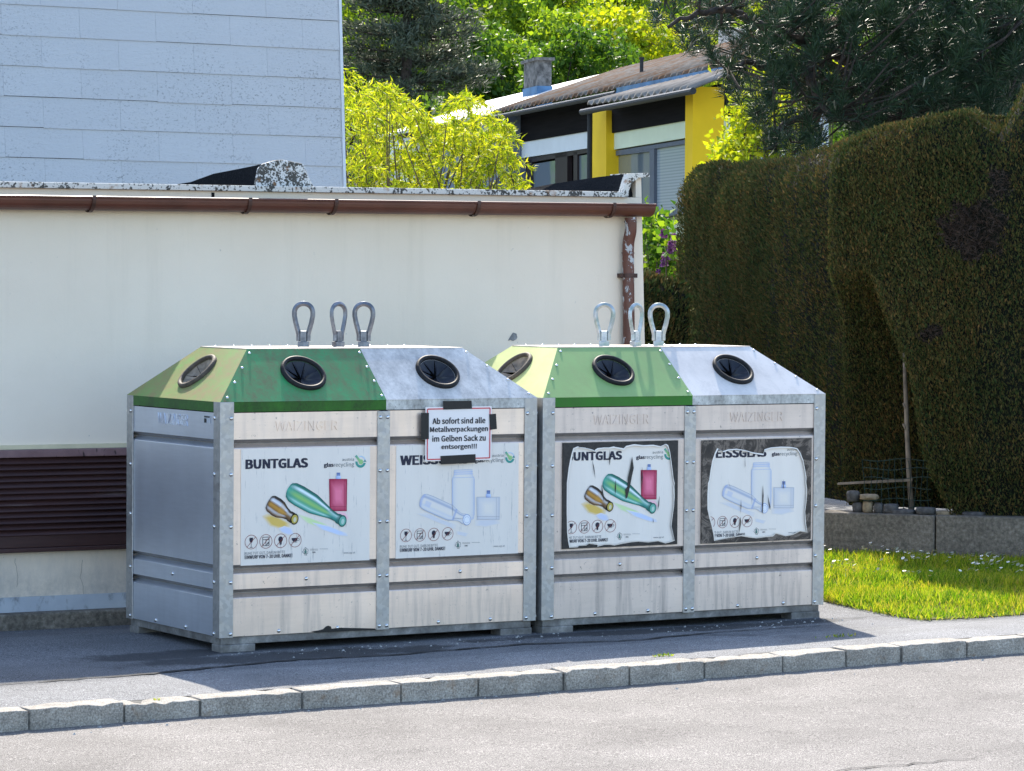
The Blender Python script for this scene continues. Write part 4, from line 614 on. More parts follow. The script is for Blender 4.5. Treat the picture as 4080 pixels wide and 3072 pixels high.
# soft coloured light under the bottles
p.blob('picture', 2, [(1155, 320), (1200, 300), (1300, 330), (1390, 380), (1380, 420), (1300, 425), (1220, 400)], (.72, .50, .12))
p.blob('picture', 2, [(1290, 420), (1340, 400), (1400, 420), (1420, 470), (1370, 475), (1310, 450)], (.60, .66, .85), layer=2)
p.blob('picture', 2, [(1440, 300), (1540, 330), (1680, 385), (1720, 430), (1640, 420), (1520, 375)], (.62, .80, .42))
p.blob('picture', 2, [(1560, 370), (1700, 400), (1850, 460), (1860, 485), (1790, 480), (1640, 430)], (.58, .68, .90), layer=2)
p.blob('picture', 2, [(1730, 280), (1840, 285), (1870, 340), (1850, 350), (1790, 320)], (.90, .55, .62))
def bands(sv, stops):
    return tuple(float(np.interp(sv, [q[0] for q in stops], [q[1][i] for q in stops])) for i in range(3))
def cgreen(t, s):
    c = bands(s, [(-1, (.01, .11, .09)), (-.85, (.03, .30, .24)), (-.62, (.42, .72, .66)), (-.45, (.06, .36, .24)), (-.1, (.30, .56, .16)), (.15, (.16, .45, .22)), (.32, (.03, .25, .18)), (.45, (.74, .88, .90)), (.64, (.70, .86, .90)), (.74, (.03, .22, .17)), (1, (.008, .08, .07))])
    if t < .16: c = mixc(c, bands(s, [(-1, (.01, .12, .10)), (0, (.06, .40, .32)), (1, (.02, .16, .13))]), 1-t/.16)
    if t > .70: c = mixc(c, bands(s, [(-1, (.01, .10, .09)), (-.3, (.05, .30, .26)), (.4, (.45, .68, .66)), (.6, (.04, .22, .19)), (1, (.01, .08, .07))]), min(1, (t-.70)/.12))
    if t > .93: c = mixc(c, (.01, .09, .08), .6)
    return c
def cbrown(t, s):
    c = bands(s, [(-1, (.03, .02, .015)), (-.8, (.20, .10, .04)), (-.55, (.62, .62, .66)), (-.40, (.26, .13, .03)), (-.05, (.58, .30, .05)), (.2, (.22, .10, .025)), (.34, (.72, .74, .80)), (.60, (.66, .69, .76)), (.72, (.05, .035, .03)), (1, (.015, .012, .012))])
    if .42 < t < .62: c = mixc(c, (.58, .32, .06), .5*(1-abs(s)))
    if t < .10: c = mixc(c, (.06, .05, .05), 1-t/.10)
    if t > .66: c = mixc(c, bands(s, [(-1, (.02, .015, .012)), (-.2, (.24, .13, .05)), (.4, (.62, .60, .58)), (.6, (.06, .04, .03)), (1, (.015, .012, .01))]), min(1, (t-.66)/.1))
    if t > .92: c = mixc(c, (.02, .015, .012), .7)
    return c
def mouth(pr, k, x, y, s, dark, inner, part='picture'):
    c = Z(k, x, y); r = s/(2.0481*930)/.9
    pr.disc(part, c, r*.86, r*1.1, dark, 5, R(-12)); pr.disc(part, c, r*.66, r*.85, inner, 6, R(-12)); pr.disc(part, (c[0]+r*.05, c[1]-r*.1), r*.32, r*.5, mixc(inner, (.8, .85, .8), .5), 7, R(-12))
p.bottle('picture', 2, (1378, 108), (1805, 356), [(0, 62), (.06, 82), (.2, 88), (.45, 84), (.62, 62), (.78, 40), (.9, 34), (.92, 42), (1, 42)], cgreen)
mouth(p, 2, 1812, 360, 40, (.02, .12, .10), (.14, .45, .36))
p.bottle('picture', 2, (1212, 205), (1412, 340), [(0, 56), (.08, 72), (.3, 78), (.48, 72), (.66, 48), (.82, 38), (.86, 44), (1, 44)], cbrown, 5)
mouth(p, 2, 1421, 345, 38, (.03, .025, .02), (.50, .40, .08))
def perfume(pr, kb, box, kc, cap, c1, c2, part='picture', L_=3):
    x0, y0, x1, y1 = box; q = lambda a, b: Z(kb, x0+(x1-x0)*a, y0+(y1-y0)*b)
    N = 8; pts = []; cols = []
    for i in range(N+1):
        for j in range(N+1):
            a, b = i/N, j/N; pts.append(q(a+.03*(b if a < .5 else -b*.8), b)); e = min(a, 1-a, b, 1-b); cols.append(mixc(c1, c2, min(1, e*2.6)+(.1 if a > .3 else 0)))
    pr.raw(part, pts, [(i*(N+1)+j, (i+1)*(N+1)+j, (i+1)*(N+1)+j+1, i*(N+1)+j+1) for i in range(N) for j in range(N)], cols, L_)
    for a in (.06, .84, .95): pr.line(part, q(a, .02), q(a, .98), .0012, mixc(c1, (.05, 0, .02), .4), L_+1)
    for b in (.0, .86, .98): pr.line(part, q(.02, b), q(.97, b), .0014, mixc(c1, (.05, 0, .02), .4), L_+1)
    a0, b0, a1, b1 = cap; w_ = a1-a0; pr.poly(part, [Z(kc, a0+w_*.15, b0), Z(kc, a1-w_*.15, b0), Z(kc, a1-w_*.15, (b0+b1)/2), Z(kc, a0+w_*.15, (b0+b1)/2)], [(.10, .16, .38)]*2+[(.22, .30, .52)]*2, L_+1)
    pr.poly(part, [Z(kc, a0, (b0+b1)/2), Z(kc, a1, (b0+b1)/2), Z(kc, a1, b1), Z(kc, a0, b1)], [(.45, .55, .80), (.62, .72, .9), (.5, .6, .85), (.3, .4, .7)], L_+1)
perfume(p, 2, (1704, 18, 1852, 280), 1, (1760, 1440, 1800, 1492), (.36, .006, .055), (.84, .20, .33))
PWEIS = Print(); p = PWEIS
p.text('title', 'WEISSGLAS', 3, 400, 1293, 962, 1374, INK, .022)
p.text('logo', 'austria', 3, 1150, 1288, 1243, 1311, LINE, 0); p.text('logo', 'glas', 3, 1010, 1325, 1082, 1366, INK, .018); p.text('logo', 'recycling', 3, 1086, 1321, 1243, 1364, LINE, 0)
logo(p, 3, 1296, 1318, 42)
icons(p, 4, [(448, 478), (562, 474), (675, 470), (788, 465)], 51)
p.text('caption', 'RUHE TUT GUT, DARUM BITTE', 4, 398, 553, 708, 580, GREY, -.004); p.text('caption', 'EINWURF VON 7–20 UHR. DANKE!', 4, 398, 577, 767, 606, INK, .014)
p.text('web_address', 'www.agr.at', 4, 1163, 558, 1254, 576, GREY, 0); crest(p, 4, 872, 554, 32)
PAP = (.74, .77, .83)
for pts in ([(530, 300), (620, 290), (740, 350), (860, 390), (850, 430), (700, 370)], [(860, 440), (960, 460), (940, 490), (860, 470)], [(1010, 350), (1200, 340), (1220, 380), (1100, 410), (1010, 400)], [(830, 230), (1000, 230), (990, 260), (860, 260)]):
    p.blob('picture', 4, pts, (.68, .68, .72))
def cclear(t, s):
    c = bands(s, [(-1, (.32, .37, .50)), (-.9, (.55, .59, .68)), (-.7, (.77, .74, .71)), (-.45, (.64, .66, .72)), (-.2, (.80, .75, .69)), (.35, (.78, .74, .71)), (.55, (.36, .41, .54)), (.72, (.52, .56, .66)), (.85, (.78, .75, .72)), (1, (.32, .37, .50))])
    if t < .05: c = mixc(c, (.36, .44, .68), .7)
    if abs(t-.76) < .025: c = (.36, .43, .64)
    if .12 < t < .22 and -.5 < s < .2: c = mixc(c, (.46, .53, .74), .5)
    return c
p.bottle('picture', 4, (575, 190), (925, 345), [(0, 52), (.06, 66), (.2, 70), (.66, 68), (.78, 50), (.86, 38), (.93, 36), (.94, 44), (1, 44)], cclear)
c_ = Z(4, 943, 350); p.disc('picture', c_, .0215, .025, (.32, .40, .62), 5); p.disc('picture', c_, .0185, .0218, (.80, .83, .88), 6); p.ring('picture', c_, .0145, .0014, (.36, .44, .66), 7)
# jar
jl = [(840, 1420), (838, 1460), (822, 1480), (822, 1596)]
def jarq(a, y): return Z(3, 822+(1008-822)*a, y)
jc = lambda a: mixc((.79, .75, .695), (.56, .60, .70), min(1, abs(a-.5)*2)**4)
ys_ = [1420, 1450, 1462, 1490, 1600, 1720, 1780, 1815, 1826]; wdt = [.80, .80, .84, 1, 1, 1, .98, .92, .80]
pts = []; cols = []
for y_, ww in zip(ys_, wdt):
    for j in range(11): a = .5+(j/10-.5)*ww; pts.append(jarq(a, y_)); cols.append(jc(j/10) if y_ > 1455 else mixc(jc(j/10), (.45, .54, .78), .3))
p.raw('picture', pts, [(i*11+j, i*11+11+j, i*11+12+j, i*11+j+1) for i in range(8) for j in range(10)], cols, 3)
for y_, ww in ((1420, .8), (1438, .84), (1455, .86), (1483, .95), (1816, .9)): p.line('picture', jarq(.5-ww/2, y_), jarq(.5+ww/2, y_-6), .0014, (.36, .46, .72), 4)
for a in (.03, .97): p.line('picture', jarq(a, 1490), jarq(a, 1790), .0016, (.36, .46, .72), 4)
perfume(p, 4, (1022, 165, 1216, 350), 4, (1100, 110, 1140, 170), (.60, .62, .68), (.80, .75, .69), L_=3)

def rect_px(k1, tl, k2, br, k3=None, bl=None):
    a = Z(k1, *tl); b = Z(k2, *br); return (a[0], b[1], b[0], a[1])
RA1 = rect_px(1, (988, 1250), 2, (2035, 680)); RA2 = rect_px(3, (370, 1220), 4, (1363, 624))
RB1 = (Z(3, 1712, 1195)[0], Z(4, 2000, 575)[1], Z(5, 806, 1175)[0], Z(5, 300, 1187)[1]); RB2 = (Z(5, 1003, 1172)[0], Z(6, 1450, 525)[1], Z(5, 1896, 1157)[0], Z(5, 1450, 1165)[1])
def rmap(r0, r1, dx=0.0):
    return lambda q: (r1[0]-dx+(q[0]-r0[0])/(r0[2]-r0[0])*(r1[2]-r1[0]), r1[1]+(q[1]-r0[1])/(r0[3]-r0[1])*(r1[3]-r1[1]))

# ------------------------------------------------------------------ CONTAINERS
G = .062; HP = 1.0; CL, CD = 1.573, .948; RZ = 1.2176+G
ZS = [1.0, .957, .953, .840, .822, .803, .306, .290, .270, .203, .187, .167, .004]
bolt_me = None
def get_bolt():
    global bolt_me
    if bolt_me is None:
        mb = MB(); n = 12; rings = [(.0088, 0), (.0088, .0015), (.0075, .0046), (.0042, .0066)]; V = []
        for r_, h in rings: V += [(r_*math.cos(a), -h, r_*math.sin(a)) for a in np.linspace(0, 2*math.pi, n+1)[:-1]]
        V.append((0, -.0073, 0)); Fc = [(i*n+k, i*n+(k+1) % n, i*n+n+(k+1) % n, i*n+n+k) for i in range(3) for k in range(n)]+[(3*n+k, 3*n+(k+1) % n, 4*n) for k in range(n)]
        mb.add(V, Fc); import bmesh
        bolt_me = mb.mesh('bolt'); bm = bmesh.new(); bm.from_mesh(bolt_me); bmesh.ops.recalc_face_normals(bm, faces=bm.faces); bm.to_mesh(bolt_me); bm.free()
        bolt_me.materials.append(m_bolt); bolt_me.polygons.foreach_set('use_smooth', [True]*len(bolt_me.polygons))
    return bolt_me
def bolt(parent, pos, nrm, sc=1.0):
    o = bpy.data.objects.new('bolt', get_bolt()); COL.objects.link(o); o.parent = parent; o.location = pos; o.scale = (sc, sc, sc)
    o.rotation_mode = 'QUATERNION'; o.rotation_quaternion = Vector((0, -1, 0)).rotation_difference(Vector(nrm))
def panel(parent, width, mat, place, rec=.006):
    """ribbed sheet of the given width; place(a, depth, z) -> local point"""
    prof = [(.953, rec), (.840, rec), (.8365, rec+.004), (.823, rec+.032), (.8205, rec+.032), (.804, rec+.002), (.800, rec), (.308, rec), (.3045, rec+.004), (.291, rec+.032), (.2885, rec+.032), (.271, rec+.002), (.268, rec), (.204, rec), (.2005, rec+.004), (.188, rec+.032), (.1855, rec+.032), (.168, rec+.002), (.165, rec), (.004, rec), (.004, rec+.03)]
    nx = 9; V = []
    for z, dp in prof:
        for i in range(nx):
            a = width*i/(nx-1); dent = 0
            if .3 < z < .8 or z in (.800, .308): dent = 0
            V.append(place(a, dp+dent, z+G))
    fs = [(r_*nx+i, r_*nx+nx+i, r_*nx+nx+i+1, r_*nx+i+1) for r_ in range(len(prof)-1) for i in range(nx-1)]
    mb = MB(); mb.add(V, fs); o = mb.build('side_panel', [mat, m_shade_grime], parent, recalc=True)
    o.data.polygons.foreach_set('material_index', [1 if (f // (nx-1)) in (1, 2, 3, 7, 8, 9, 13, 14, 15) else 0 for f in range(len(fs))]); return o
def emboss(parent, mat, x0, x1, z0, z1, place, dep):
    v, f = text_geo('WAIZINGER', .05); mn = v.min(0); mx = v.max(0)
    k = .0034/(mx[2]-mn[2]); V = [place(x0+(p[0]-mn[0])/(mx[0]-mn[0])*(x1-x0), dep-(p[2]-mn[2])*k, z0+(p[1]-mn[1])/(mx[1]-mn[1])*(z1-z0)) for p in v]
    mb = MB(); mb.add(V, f); return mb.build('embossed_lettering', mat, parent)
def slope(parent, quad, hole, mat, lipmat, lipdir, name='roof_panel', hr=.082):
    """sloped roof sheet: quad = eave-left, eave-right, top-right, top-left; hole = (a,b) fractions or None"""
    q = [Vector(p) for p in quad]; e = (q[1]-q[0]).normalized(); nrm = (q[1]-q[0]).cross(q[3]-q[0]).normalized(); up = nrm.cross(e)
    if nrm.z < 0: nrm = -nrm
    P2 = [((p-q[0]).dot(e), (p-q[0]).dot(up)) for p in q]
    mb = MB(); th = .004; c = None
    def W(a, b, d=0): return q[0]+e*a+up*b+nrm*d
    if hole is not None:
        c = hole; ang = sorted([2*math.pi*i/48 for i in range(48)]+[math.atan2(p[1]-c[1], p[0]-c[0]) % (2*math.pi) for p in P2]); inn = []; outr = []
        for a in ang:
            d = (math.cos(a), math.sin(a)); best = 1e9
            for i in range(4):
                p0, p1 = P2[i], P2[(i+1) % 4]; ex, ey = p1[0]-p0[0], p1[1]-p0[1]; den = d[0]*ey-d[1]*ex
                if abs(den) < 1e-9: continue
                t = ((p0[0]-c[0])*ey-(p0[1]-c[1])*ex)/den; s_ = ((p0[0]-c[0])*d[1]-(p0[1]-c[1])*d[0])/den
                if t > 0 and -1e-4 <= s_ <= 1.0001: best = min(best, t)
            inn.append(W(c[0]+d[0]*hr, c[1]+d[1]*hr)); outr.append(W(c[0]+d[0]*best, c[1]+d[1]*best))
        n = len(ang); mb.add(inn+outr, [(i, n+i, n+(i+1) % n, (i+1) % n) for i in range(n)])
    else: mb.add(q, [(0, 1, 2, 3)])
    o = mb.build(name, mat, parent, recalc=False)
    # vertical lip below the eave
    ld = Vector(lipdir); a, b = q[0]-ld*.003, q[1]-ld*.003; dz = Vector((0, 0, .043)); l2 = MB(); o_ = ld*.0
    l2.add([a+o_, b+o_, b+o_-dz, a+o_-dz, a+o_-ld*.012-dz, b+o_-ld*.012-dz], [(0, 1, 2, 3), (3, 2, 5, 4)])
    l2.build('roof_lip', lipmat, parent)
    return q[0], e, up, nrm
def inlet(parent, frame, c, mr, mf, spin=.3):
    q0, e, up, nrm = frame
    def W(a, b, d): return q0+e*(c[0]+a)+up*(c[1]+b)+nrm*d
    prof = [(.085, -.03), (.083, .008), (.086, .015), (.094, .017), (.101, .014), (.1035, .007), (.1035, -.002)]; n = 56; V = []
    for r_, h in prof: V += [W(r_*math.cos(2*math.pi*k/n), r_*math.sin(2*math.pi*k/n), h) for k in range(n)]
    mb = MB(); mb.add(V, [(i*n+k, i*n+(k+1) % n, i*n+n+(k+1) % n, i*n+n+k) for i in range(len(prof)-1) for k in range(n)])
    ring = mb.build('inlet_ring', mr, parent, smooth=True)
    for k in range(8):
        mb = MB(); na, nr = 7, 6; V = []; a0 = spin+k*math.pi/4+.012; a1 = a0+math.pi/4-.024; dz = rng.normal(0, .004)
        for i in range(nr+1):
            r_ = .006+(.0845-.006)*i/nr; g = .0015*(1-i/nr)/max(r_, .01)
            for j in range(na+1):
                a = a0+g+(a1-a0-2*g)*j/na; t = j/na; fall = 1-(i/nr)
                V.append(W(r_*math.cos(a), r_*math.sin(a), .001-.030*fall**.8-.007*(1-(2*t-1)**2)*math.sin(math.pi*min(1, i/nr*.9))+dz*fall+.006*fall*(2*t-1)))
        mb.add(V, [(i*(na+1)+j, (i+1)*(na+1)+j, (i+1)*(na+1)+j+1, i*(na+1)+j+1) for i in range(nr) for j in range(na)])
        mb.build('rubber_flap', mf, ring, smooth=True)
    mb = MB(); mb.add([W(.085*math.cos(2*math.pi*k/24), .085*math.sin(2*math.pi*k/24), -.045) for k in range(24)], [tuple(range(24))]); mb.build('inlet_back', m_black, ring)
def loop(parent, x, y, z0, rz, mat):
    t = empty('lifting_loop', (x, y, z0), rz); t.parent = parent
    cs = math.cos; r_ = .040; zc = .150; pts = [(-.021, .022), (-.021, .052), (-.026, .072), (-.035, .105), (-.041, .135)]
    arc = [(-r_*1.03*cs(a), zc+r_*math.sin(a)) for a in np.linspace(.05, math.pi-.05, 18)]
    pts = pts+arc+[(-p[0], p[1]) for p in pts[::-1]]
    mb = MB(); mb.tube([(p[0], 0, p[1]) for p in pts], .0120, 4, True, True); mb.build('loop_bar', mat, t, bevel=.002)
    mb = MB(); mb.box(-.014, .014, -.010, .010, .018, .068); mb.box(-.025, .025, -.016, .016, -.004, .020); mb.build('loop_base', mat, t, bevel=.002)
def container(loc, label, cfg):
    t = empty('glass_container', loc, 0, label, 'recycling container', 'glass recycling containers in a row')
    L_, D_ = CL, CD; ix, iy = .245, cfg['iy']; mid = cfg['mid']; pw = .065; H = HP+G
    # corner posts: steel angles
    for sx in (0, 1):
        for sy in (0, 1):
            X = L_*sx; Y = D_*sy; dx = 1-2*sx; dy = 1-2*sy; th = .005
            poly = [(X, Y), (X+dx*pw, Y), (X+dx*pw, Y+dy*th), (X+dx*th, Y+dy*th), (X+dx*th, Y+dy*pw), (X, Y+dy*pw)]
            mb = MB(); mb.prism(poly, G, H, 'z'); mb.build('corner_post', m_galv, t, bevel=.0015)
    for Y0, Y1 in ((0, .012), (D_-.012, D_)):
        mb = MB(); mb.box(mid-.031, mid+.031, Y0, Y1, G-.002, G+.952); mb.build('center_post', m_galv, t, bevel=.0015)
    # panels
    pf = lambda x0: (lambda a, d, z: (x0+a, d, z)); pb = lambda x0: (lambda a, d, z: (x0+a, D_-d, z))
    A = cfg['alu']
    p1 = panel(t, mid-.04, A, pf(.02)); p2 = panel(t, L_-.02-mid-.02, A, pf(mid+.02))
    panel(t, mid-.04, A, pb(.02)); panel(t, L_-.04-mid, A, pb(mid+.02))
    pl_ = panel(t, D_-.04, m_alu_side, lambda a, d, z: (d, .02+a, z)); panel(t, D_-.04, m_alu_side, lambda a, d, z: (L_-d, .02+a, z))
    for pn, (xa, xb, za, zb) in zip((p1, p2), cfg['emb']): emboss(pn, A, xa, xb, za, zb, pf(0), .0065)
    emboss(pl_, m_alu_side, .315, .62, .885+G, .935+G, lambda a, d, z: (d, D_-a, z), .0065)
    # dark core so that nothing shines through the joints
    mb = MB(); mb.box(.04, L_-.04, .04, D_-.04, G+.01, G+.955); mb.build('inner_box', m_black, t)
    # base frame and feet
    mb = MB(); z0, z1 = .031, G+.003; q = .016
    mb.box(q, L_-q, q, q+.05, z0, z1); mb.box(q, L_-q, D_-q-.05, D_-q, z0, z1); mb.box(q, q+.05, q+.05, D_-q-.05, z0, z1); mb.box(L_-q-.05, L_-q, q+.05, D_-q-.05, z0, z1)
    mb.build('base_frame', m_frame, t, bevel=.003)
    for X0 in (.012, L_-.012-.165):
        for Y0 in (.012, D_-.10):
            mb = MB(); mb.box(X0, X0+.165, Y0, Y0+.088, -.004, .0315); mb.build('foot', m_frame, t, bevel=.004)
    # roof
    E00, E10, E11, E01 = (0, 0, H), (L_, 0, H), (L_, D_, H), (0, D_, H)
    T00, T10, T11, T01 = (ix, iy, RZ), (L_-ix, iy, RZ), (L_-ix, D_-iy, RZ), (ix, D_-iy, RZ); EM, TM = (mid+.012, 0, H), (mid+.012, iy, RZ); BM, SM = (mid+.012, D_, H), (mid+.012, D_-iy, RZ)
    c1 = cfg['p1']; c2 = (cfg['p2'][0]-mid-.012, cfg['p2'][1]); c3 = cfg['p3']
    f1 = slope(t, (E00, EM, TM, T00), c1, cfg['g'], cfg['lg'], (0, -1, 0)); inlet(t, f1, c1, m_ring, m_flap)
    f2 = slope(t, (EM, E10, T10, TM), c2, cfg['w'], m_lip_w, (0, -1, 0)); inlet(t, f2, c2, m_ring, m_flap, .55)
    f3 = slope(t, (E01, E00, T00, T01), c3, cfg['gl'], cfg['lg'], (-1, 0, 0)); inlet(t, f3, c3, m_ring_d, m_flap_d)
    slope(t, (E10, E11, T11, T10), None, cfg['w'], m_lip_w, (1, 0, 0))
    slope(t, (E11, BM, SM, T11), None, cfg['w'], m_lip_w, (0, 1, 0)); slope(t, (BM, E01, T01, SM), None, cfg['g'], cfg['lg'], (0, 1, 0))
    mb = MB(); mb.prism([T00[:2], T10[:2], T11[:2], T01[:2]], RZ-.004, RZ+.004, 'z'); mb.build('roof_top', m_top, t, bevel=.001)
    # bolts
    for z in (.931, .693, .471, .235, .016):
        for pos, nr in (((.052, 0, G+z), (0, -1, 0)), ((mid-.018, 0, G+min(z, .925)), (0, -1, 0)), ((mid+.018, 0, G+min(z, .925)), (0, -1, 0)), ((L_-.052, 0, G+z), (0, -1, 0)),
                        ((0, .052, G+z), (-1, 0, 0)), ((0, D_-.045, G+z), (-1, 0, 0))): bolt(t, pos, nr)
    for x in (mid*.5+.02, (mid+L_)/2): bolt(t, (x, .006, G+.237), (0, -1, 0))
    for x in (mid*.36, mid*.72, mid+(L_-mid)*.36, mid+(L_-mid)*.7): bolt(t, (x, .006, G+.018), (0, -1, 0))
    bolt(t, (.006, D_*.5, G+.237), (-1, 0, 0)); bolt(t, (.006, D_*.36, G+.018), (-1, 0, 0)); bolt(t, (.006, D_*.68, G+.018), (-1, 0, 0))
    n1 = Vector((0, -(RZ-H), iy)).normalized()
    for k in (.08, .36, .64, .92):
        for base, top, off in ((E00, T00, .022), (EM, TM, -.014), (E10, T10, -.014)):
            P_ = Vector(base).lerp(Vector(top), k)+Vector((off, 0, 0)); bolt(t, P_+n1*.0005, n1, .78)
    for k in range(5): bolt(t, (ix+.06+.09*k, D_-iy-.03, RZ+.004), (0, 0, 1), .7)
    for k in range(5): bolt(t, (L_-ix-.06-.09*k, D_-iy-.03, RZ+.004), (0, 0, 1), .7)
    for (x, y), rz in zip(cfg['loops'], (R(-32), R(14), R(-32))): loop(t, x, y, RZ+.006, rz, cfg['lm'])
    return t, p1, p2, pl_
def strip_px(k, x0, y0, x1, y1, bx=0.0):
    ym = (y0+y1)/2; xm = (x0+x1)/2
    return (Z(k, x0, ym)[0]-bx, Z(k, x1, ym)[0]-bx, Z(k, xm, y1)[1], Z(k, xm, y0)[1])
BX, BY = 1.5934, -.0152
midA = Z(1, 2150, 1200)[0]; midB = Z(5, 908, 1200)[0]-BX
lps = lambda l, b: [tuple(onz(u, v, RZ)[:2]-np.array(b)) for u, v in l]
def on_front(u, v, iy, bx=0, by=0):
    n = np.array([0, -(RZ-HP-G), iy]); P0_ = np.array([bx, by, HP+G]); d = ray(u, v); t = ((P0_-CAM)@n)/(d@n); P_ = CAM+d*t-P0_
    return float(P_[0]), float(math.hypot(P_[1], P_[2]))
def on_left(u, v, bx=0, by=0, ix=.245):
    n = np.array([-(RZ-HP-G), 0, ix]); P0_ = np.array([bx, by, HP+G]); d = ray(u, v); t = ((P0_-CAM)@n)/(d@n); P_ = CAM+d*t-P0_
    return CD-float(P_[1]), float(math.hypot(P_[0], P_[2]))
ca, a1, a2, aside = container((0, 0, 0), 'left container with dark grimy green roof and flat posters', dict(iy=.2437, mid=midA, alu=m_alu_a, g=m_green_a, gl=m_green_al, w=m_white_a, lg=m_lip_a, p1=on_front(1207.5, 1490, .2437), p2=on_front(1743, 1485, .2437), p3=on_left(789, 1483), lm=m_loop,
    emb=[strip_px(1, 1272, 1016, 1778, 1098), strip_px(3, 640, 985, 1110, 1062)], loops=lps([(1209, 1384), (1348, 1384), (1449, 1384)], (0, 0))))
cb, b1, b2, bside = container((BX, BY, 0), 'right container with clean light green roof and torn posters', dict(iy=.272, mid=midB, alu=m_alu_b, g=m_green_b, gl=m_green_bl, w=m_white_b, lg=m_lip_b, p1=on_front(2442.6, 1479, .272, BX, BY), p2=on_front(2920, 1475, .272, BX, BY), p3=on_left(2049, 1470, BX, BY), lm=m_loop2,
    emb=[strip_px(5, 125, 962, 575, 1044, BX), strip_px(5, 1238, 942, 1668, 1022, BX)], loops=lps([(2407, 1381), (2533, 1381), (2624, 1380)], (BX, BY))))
# small data plate on the left flank
mb = MB(); ya, yb = .105, .165; mb.box(.0035, .0055, ya, yb, G+.905, G+.94); pl = mb.build('data_plate', plain('plate_grey', (.42, .44, .47), .5), ca); mb = MB(); mb.box(.0028, .0034, ya+.034, yb-.004, G+.908, G+.926); mb.box(.0028, .0034, ya+.004, yb-.004, G+.93, G+.936); mb.build('plate_print', m_tape, pl)
# dents and scuff on the bottom edge of the first front panel
mb = MB()
sc_pts = [(1560, 1262), (1620, 1254), (1660, 1243), (1680, 1222), (1700, 1215), (1722, 1222), (1728, 1240), (1800, 1232), (1990, 1236), (2080, 1238), (2080, 1250), (1800, 1262), (1600, 1272)]
mb.prism([Z(2, x, y) for x, y in sc_pts], .0048, .0058, 'y'); mb.build('tar_smear', m_tape, a1)
def poster(parent, rect, mat, prn, mapf, name='poster', outline=None, back=None, slits=(), skip=(), y0=.0035):
    r0 = rect; mb = MB(); mb.prism([(r0[0], r0[1]), (r0[2], r0[1]), (r0[2], r0[3]), (r0[0], r0[3])], y0, y0+.0022, 'y')
    o = mb.build(name, mat, parent); prn.build(o, y0-.0003, mapf, skip=skip)
    if outline:
        c = np.mean(outline, 0); n = len(outline); ang = [math.atan2(p[1]-c[1], p[0]-c[0]) for p in outline]; cor = [(r0[0], r0[1]), (r0[2], r0[1]), (r0[2], r0[3]), (r0[0], r0[3])]
        items = [(math.atan2(p[1]-c[1], p[0]-c[0]), p) for p in outline]
        items.sort(key=lambda q: q[0]); angs = [q[0] for q in items]; rad = [math.hypot(q[1][0]-c[0], q[1][1]-c[1]) for q in items]
        for q in cor:
            a = math.atan2(q[1]-c[1], q[0]-c[0]); rr = float(np.interp(a, angs, rad, period=2*math.pi)); items.append((a, (c[0]+rr*math.cos(a), c[1]+rr*math.sin(a))))
        items.sort(key=lambda q: q[0]); inn = []; outp = []
        for a, p_ in items:
            d = (math.cos(a), math.sin(a)); ts = []
            for lim, comp, cc in ((r0[0], 0, c[0]), (r0[2], 0, c[0]), (r0[1], 1, c[1]), (r0[3], 1, c[1])):
                if abs(d[comp]) > 1e-9:
                    tt = (lim-cc)/d[comp]
                    if tt > 0: ts.append(tt)
            tt = min(ts); inn.append(p_); outp.append((c[0]+d[0]*tt, c[1]+d[1]*tt))
        n = len(inn); yy = y0-.0085+.0025; mb = MB()
        mb.add([(p_[0], yy, p_[1]) for p_ in inn]+[(p_[0], yy, p_[1]) for p_ in outp]+[(p_[0], yy+.0022, p_[1]) for p_ in inn]+[(p_[0], y0+.002, p_[1]) for p_ in outp],
               [(i, n+i, n+(i+1) % n, (i+1) % n) for i in range(n)]+[(i, (i+1) % n, 2*n+(i+1) % n, 2*n+i) for i in range(n)]+[(n+i, 3*n+i, 3*n+(i+1) % n, n+(i+1) % n) for i in range(n)])
        for sl_ in slits:
            mb.add([(p_[0], yy, p_[1]) for p_ in sl_], [tuple(range(len(sl_)))])
        mb.build('torn_backing', back, o, recalc=False)
        # turned-up paper edge along the tear
        mb = MB(); V = []; 
        for p_ in inn:
            k = .0035+.003*rng.random(); d = np.array(p_)-c; d /= np.linalg.norm(d)
            V += [(p_[0]+d[0]*.001, yy-.0005, p_[1]+d[1]*.001), (p_[0]-d[0]*k, yy-.0028, p_[1]-d[1]*k)]
        mb.add(V, [(2*i, 2*((i+1) % n), 2*((i+1) % n)+1, 2*i+1) for i in range(n)]); mb.build('paper_edge', mat, o, recalc=False)
    return o
poster(ca, RA1, m_paper, PBUNT, None); poster(ca, RA2, m_paper, PWEIS, None)
# a crack in the white poster and one at the foot of the coloured one
o1 = [Z(3, 1795, 1240), Z(3, 1832, 1225), Z(3, 1890, 1236), Z(3, 1945, 1250), Z(3, 1972, 1262), Z(3, 1992, 1240), Z(3, 2085, 1235), Z(3, 2125, 1226), Z(3, 2205, 1242)]+[Z(5, *q) for q in ((0, 1232), (60, 1240), (130, 1252), (200, 1235), (290, 1230), (380, 1222), (445, 1208), (520, 1216), (600, 1212), (660, 1224), (705, 1205), (722, 1215), (738, 1270), (748, 1340), (756, 1400), (765, 1480), (772, 1550))]+[Z(6, *q) for q in ((775, 50), (775, 150), (770, 240), (757, 330), (750, 400), (765, 470), (776, 517), (740, 530), (700, 540), (640, 522), (560, 532), (480, 525), (420, 530), (350, 542), (250, 550), (150, 552), (80, 542), (0, 560))]+[Z(4, *q) for q in ((2130, 556), (2050, 550), (1990, 567), (1900, 556), (1830, 572), (1762, 575), (1752, 520), (1744, 450), (1741, 300), (1741, 200), (1742, 50))]+[Z(3, *q) for q in ((1745, 1500), (1757, 1400), (1770, 1330), (1782, 1280))]
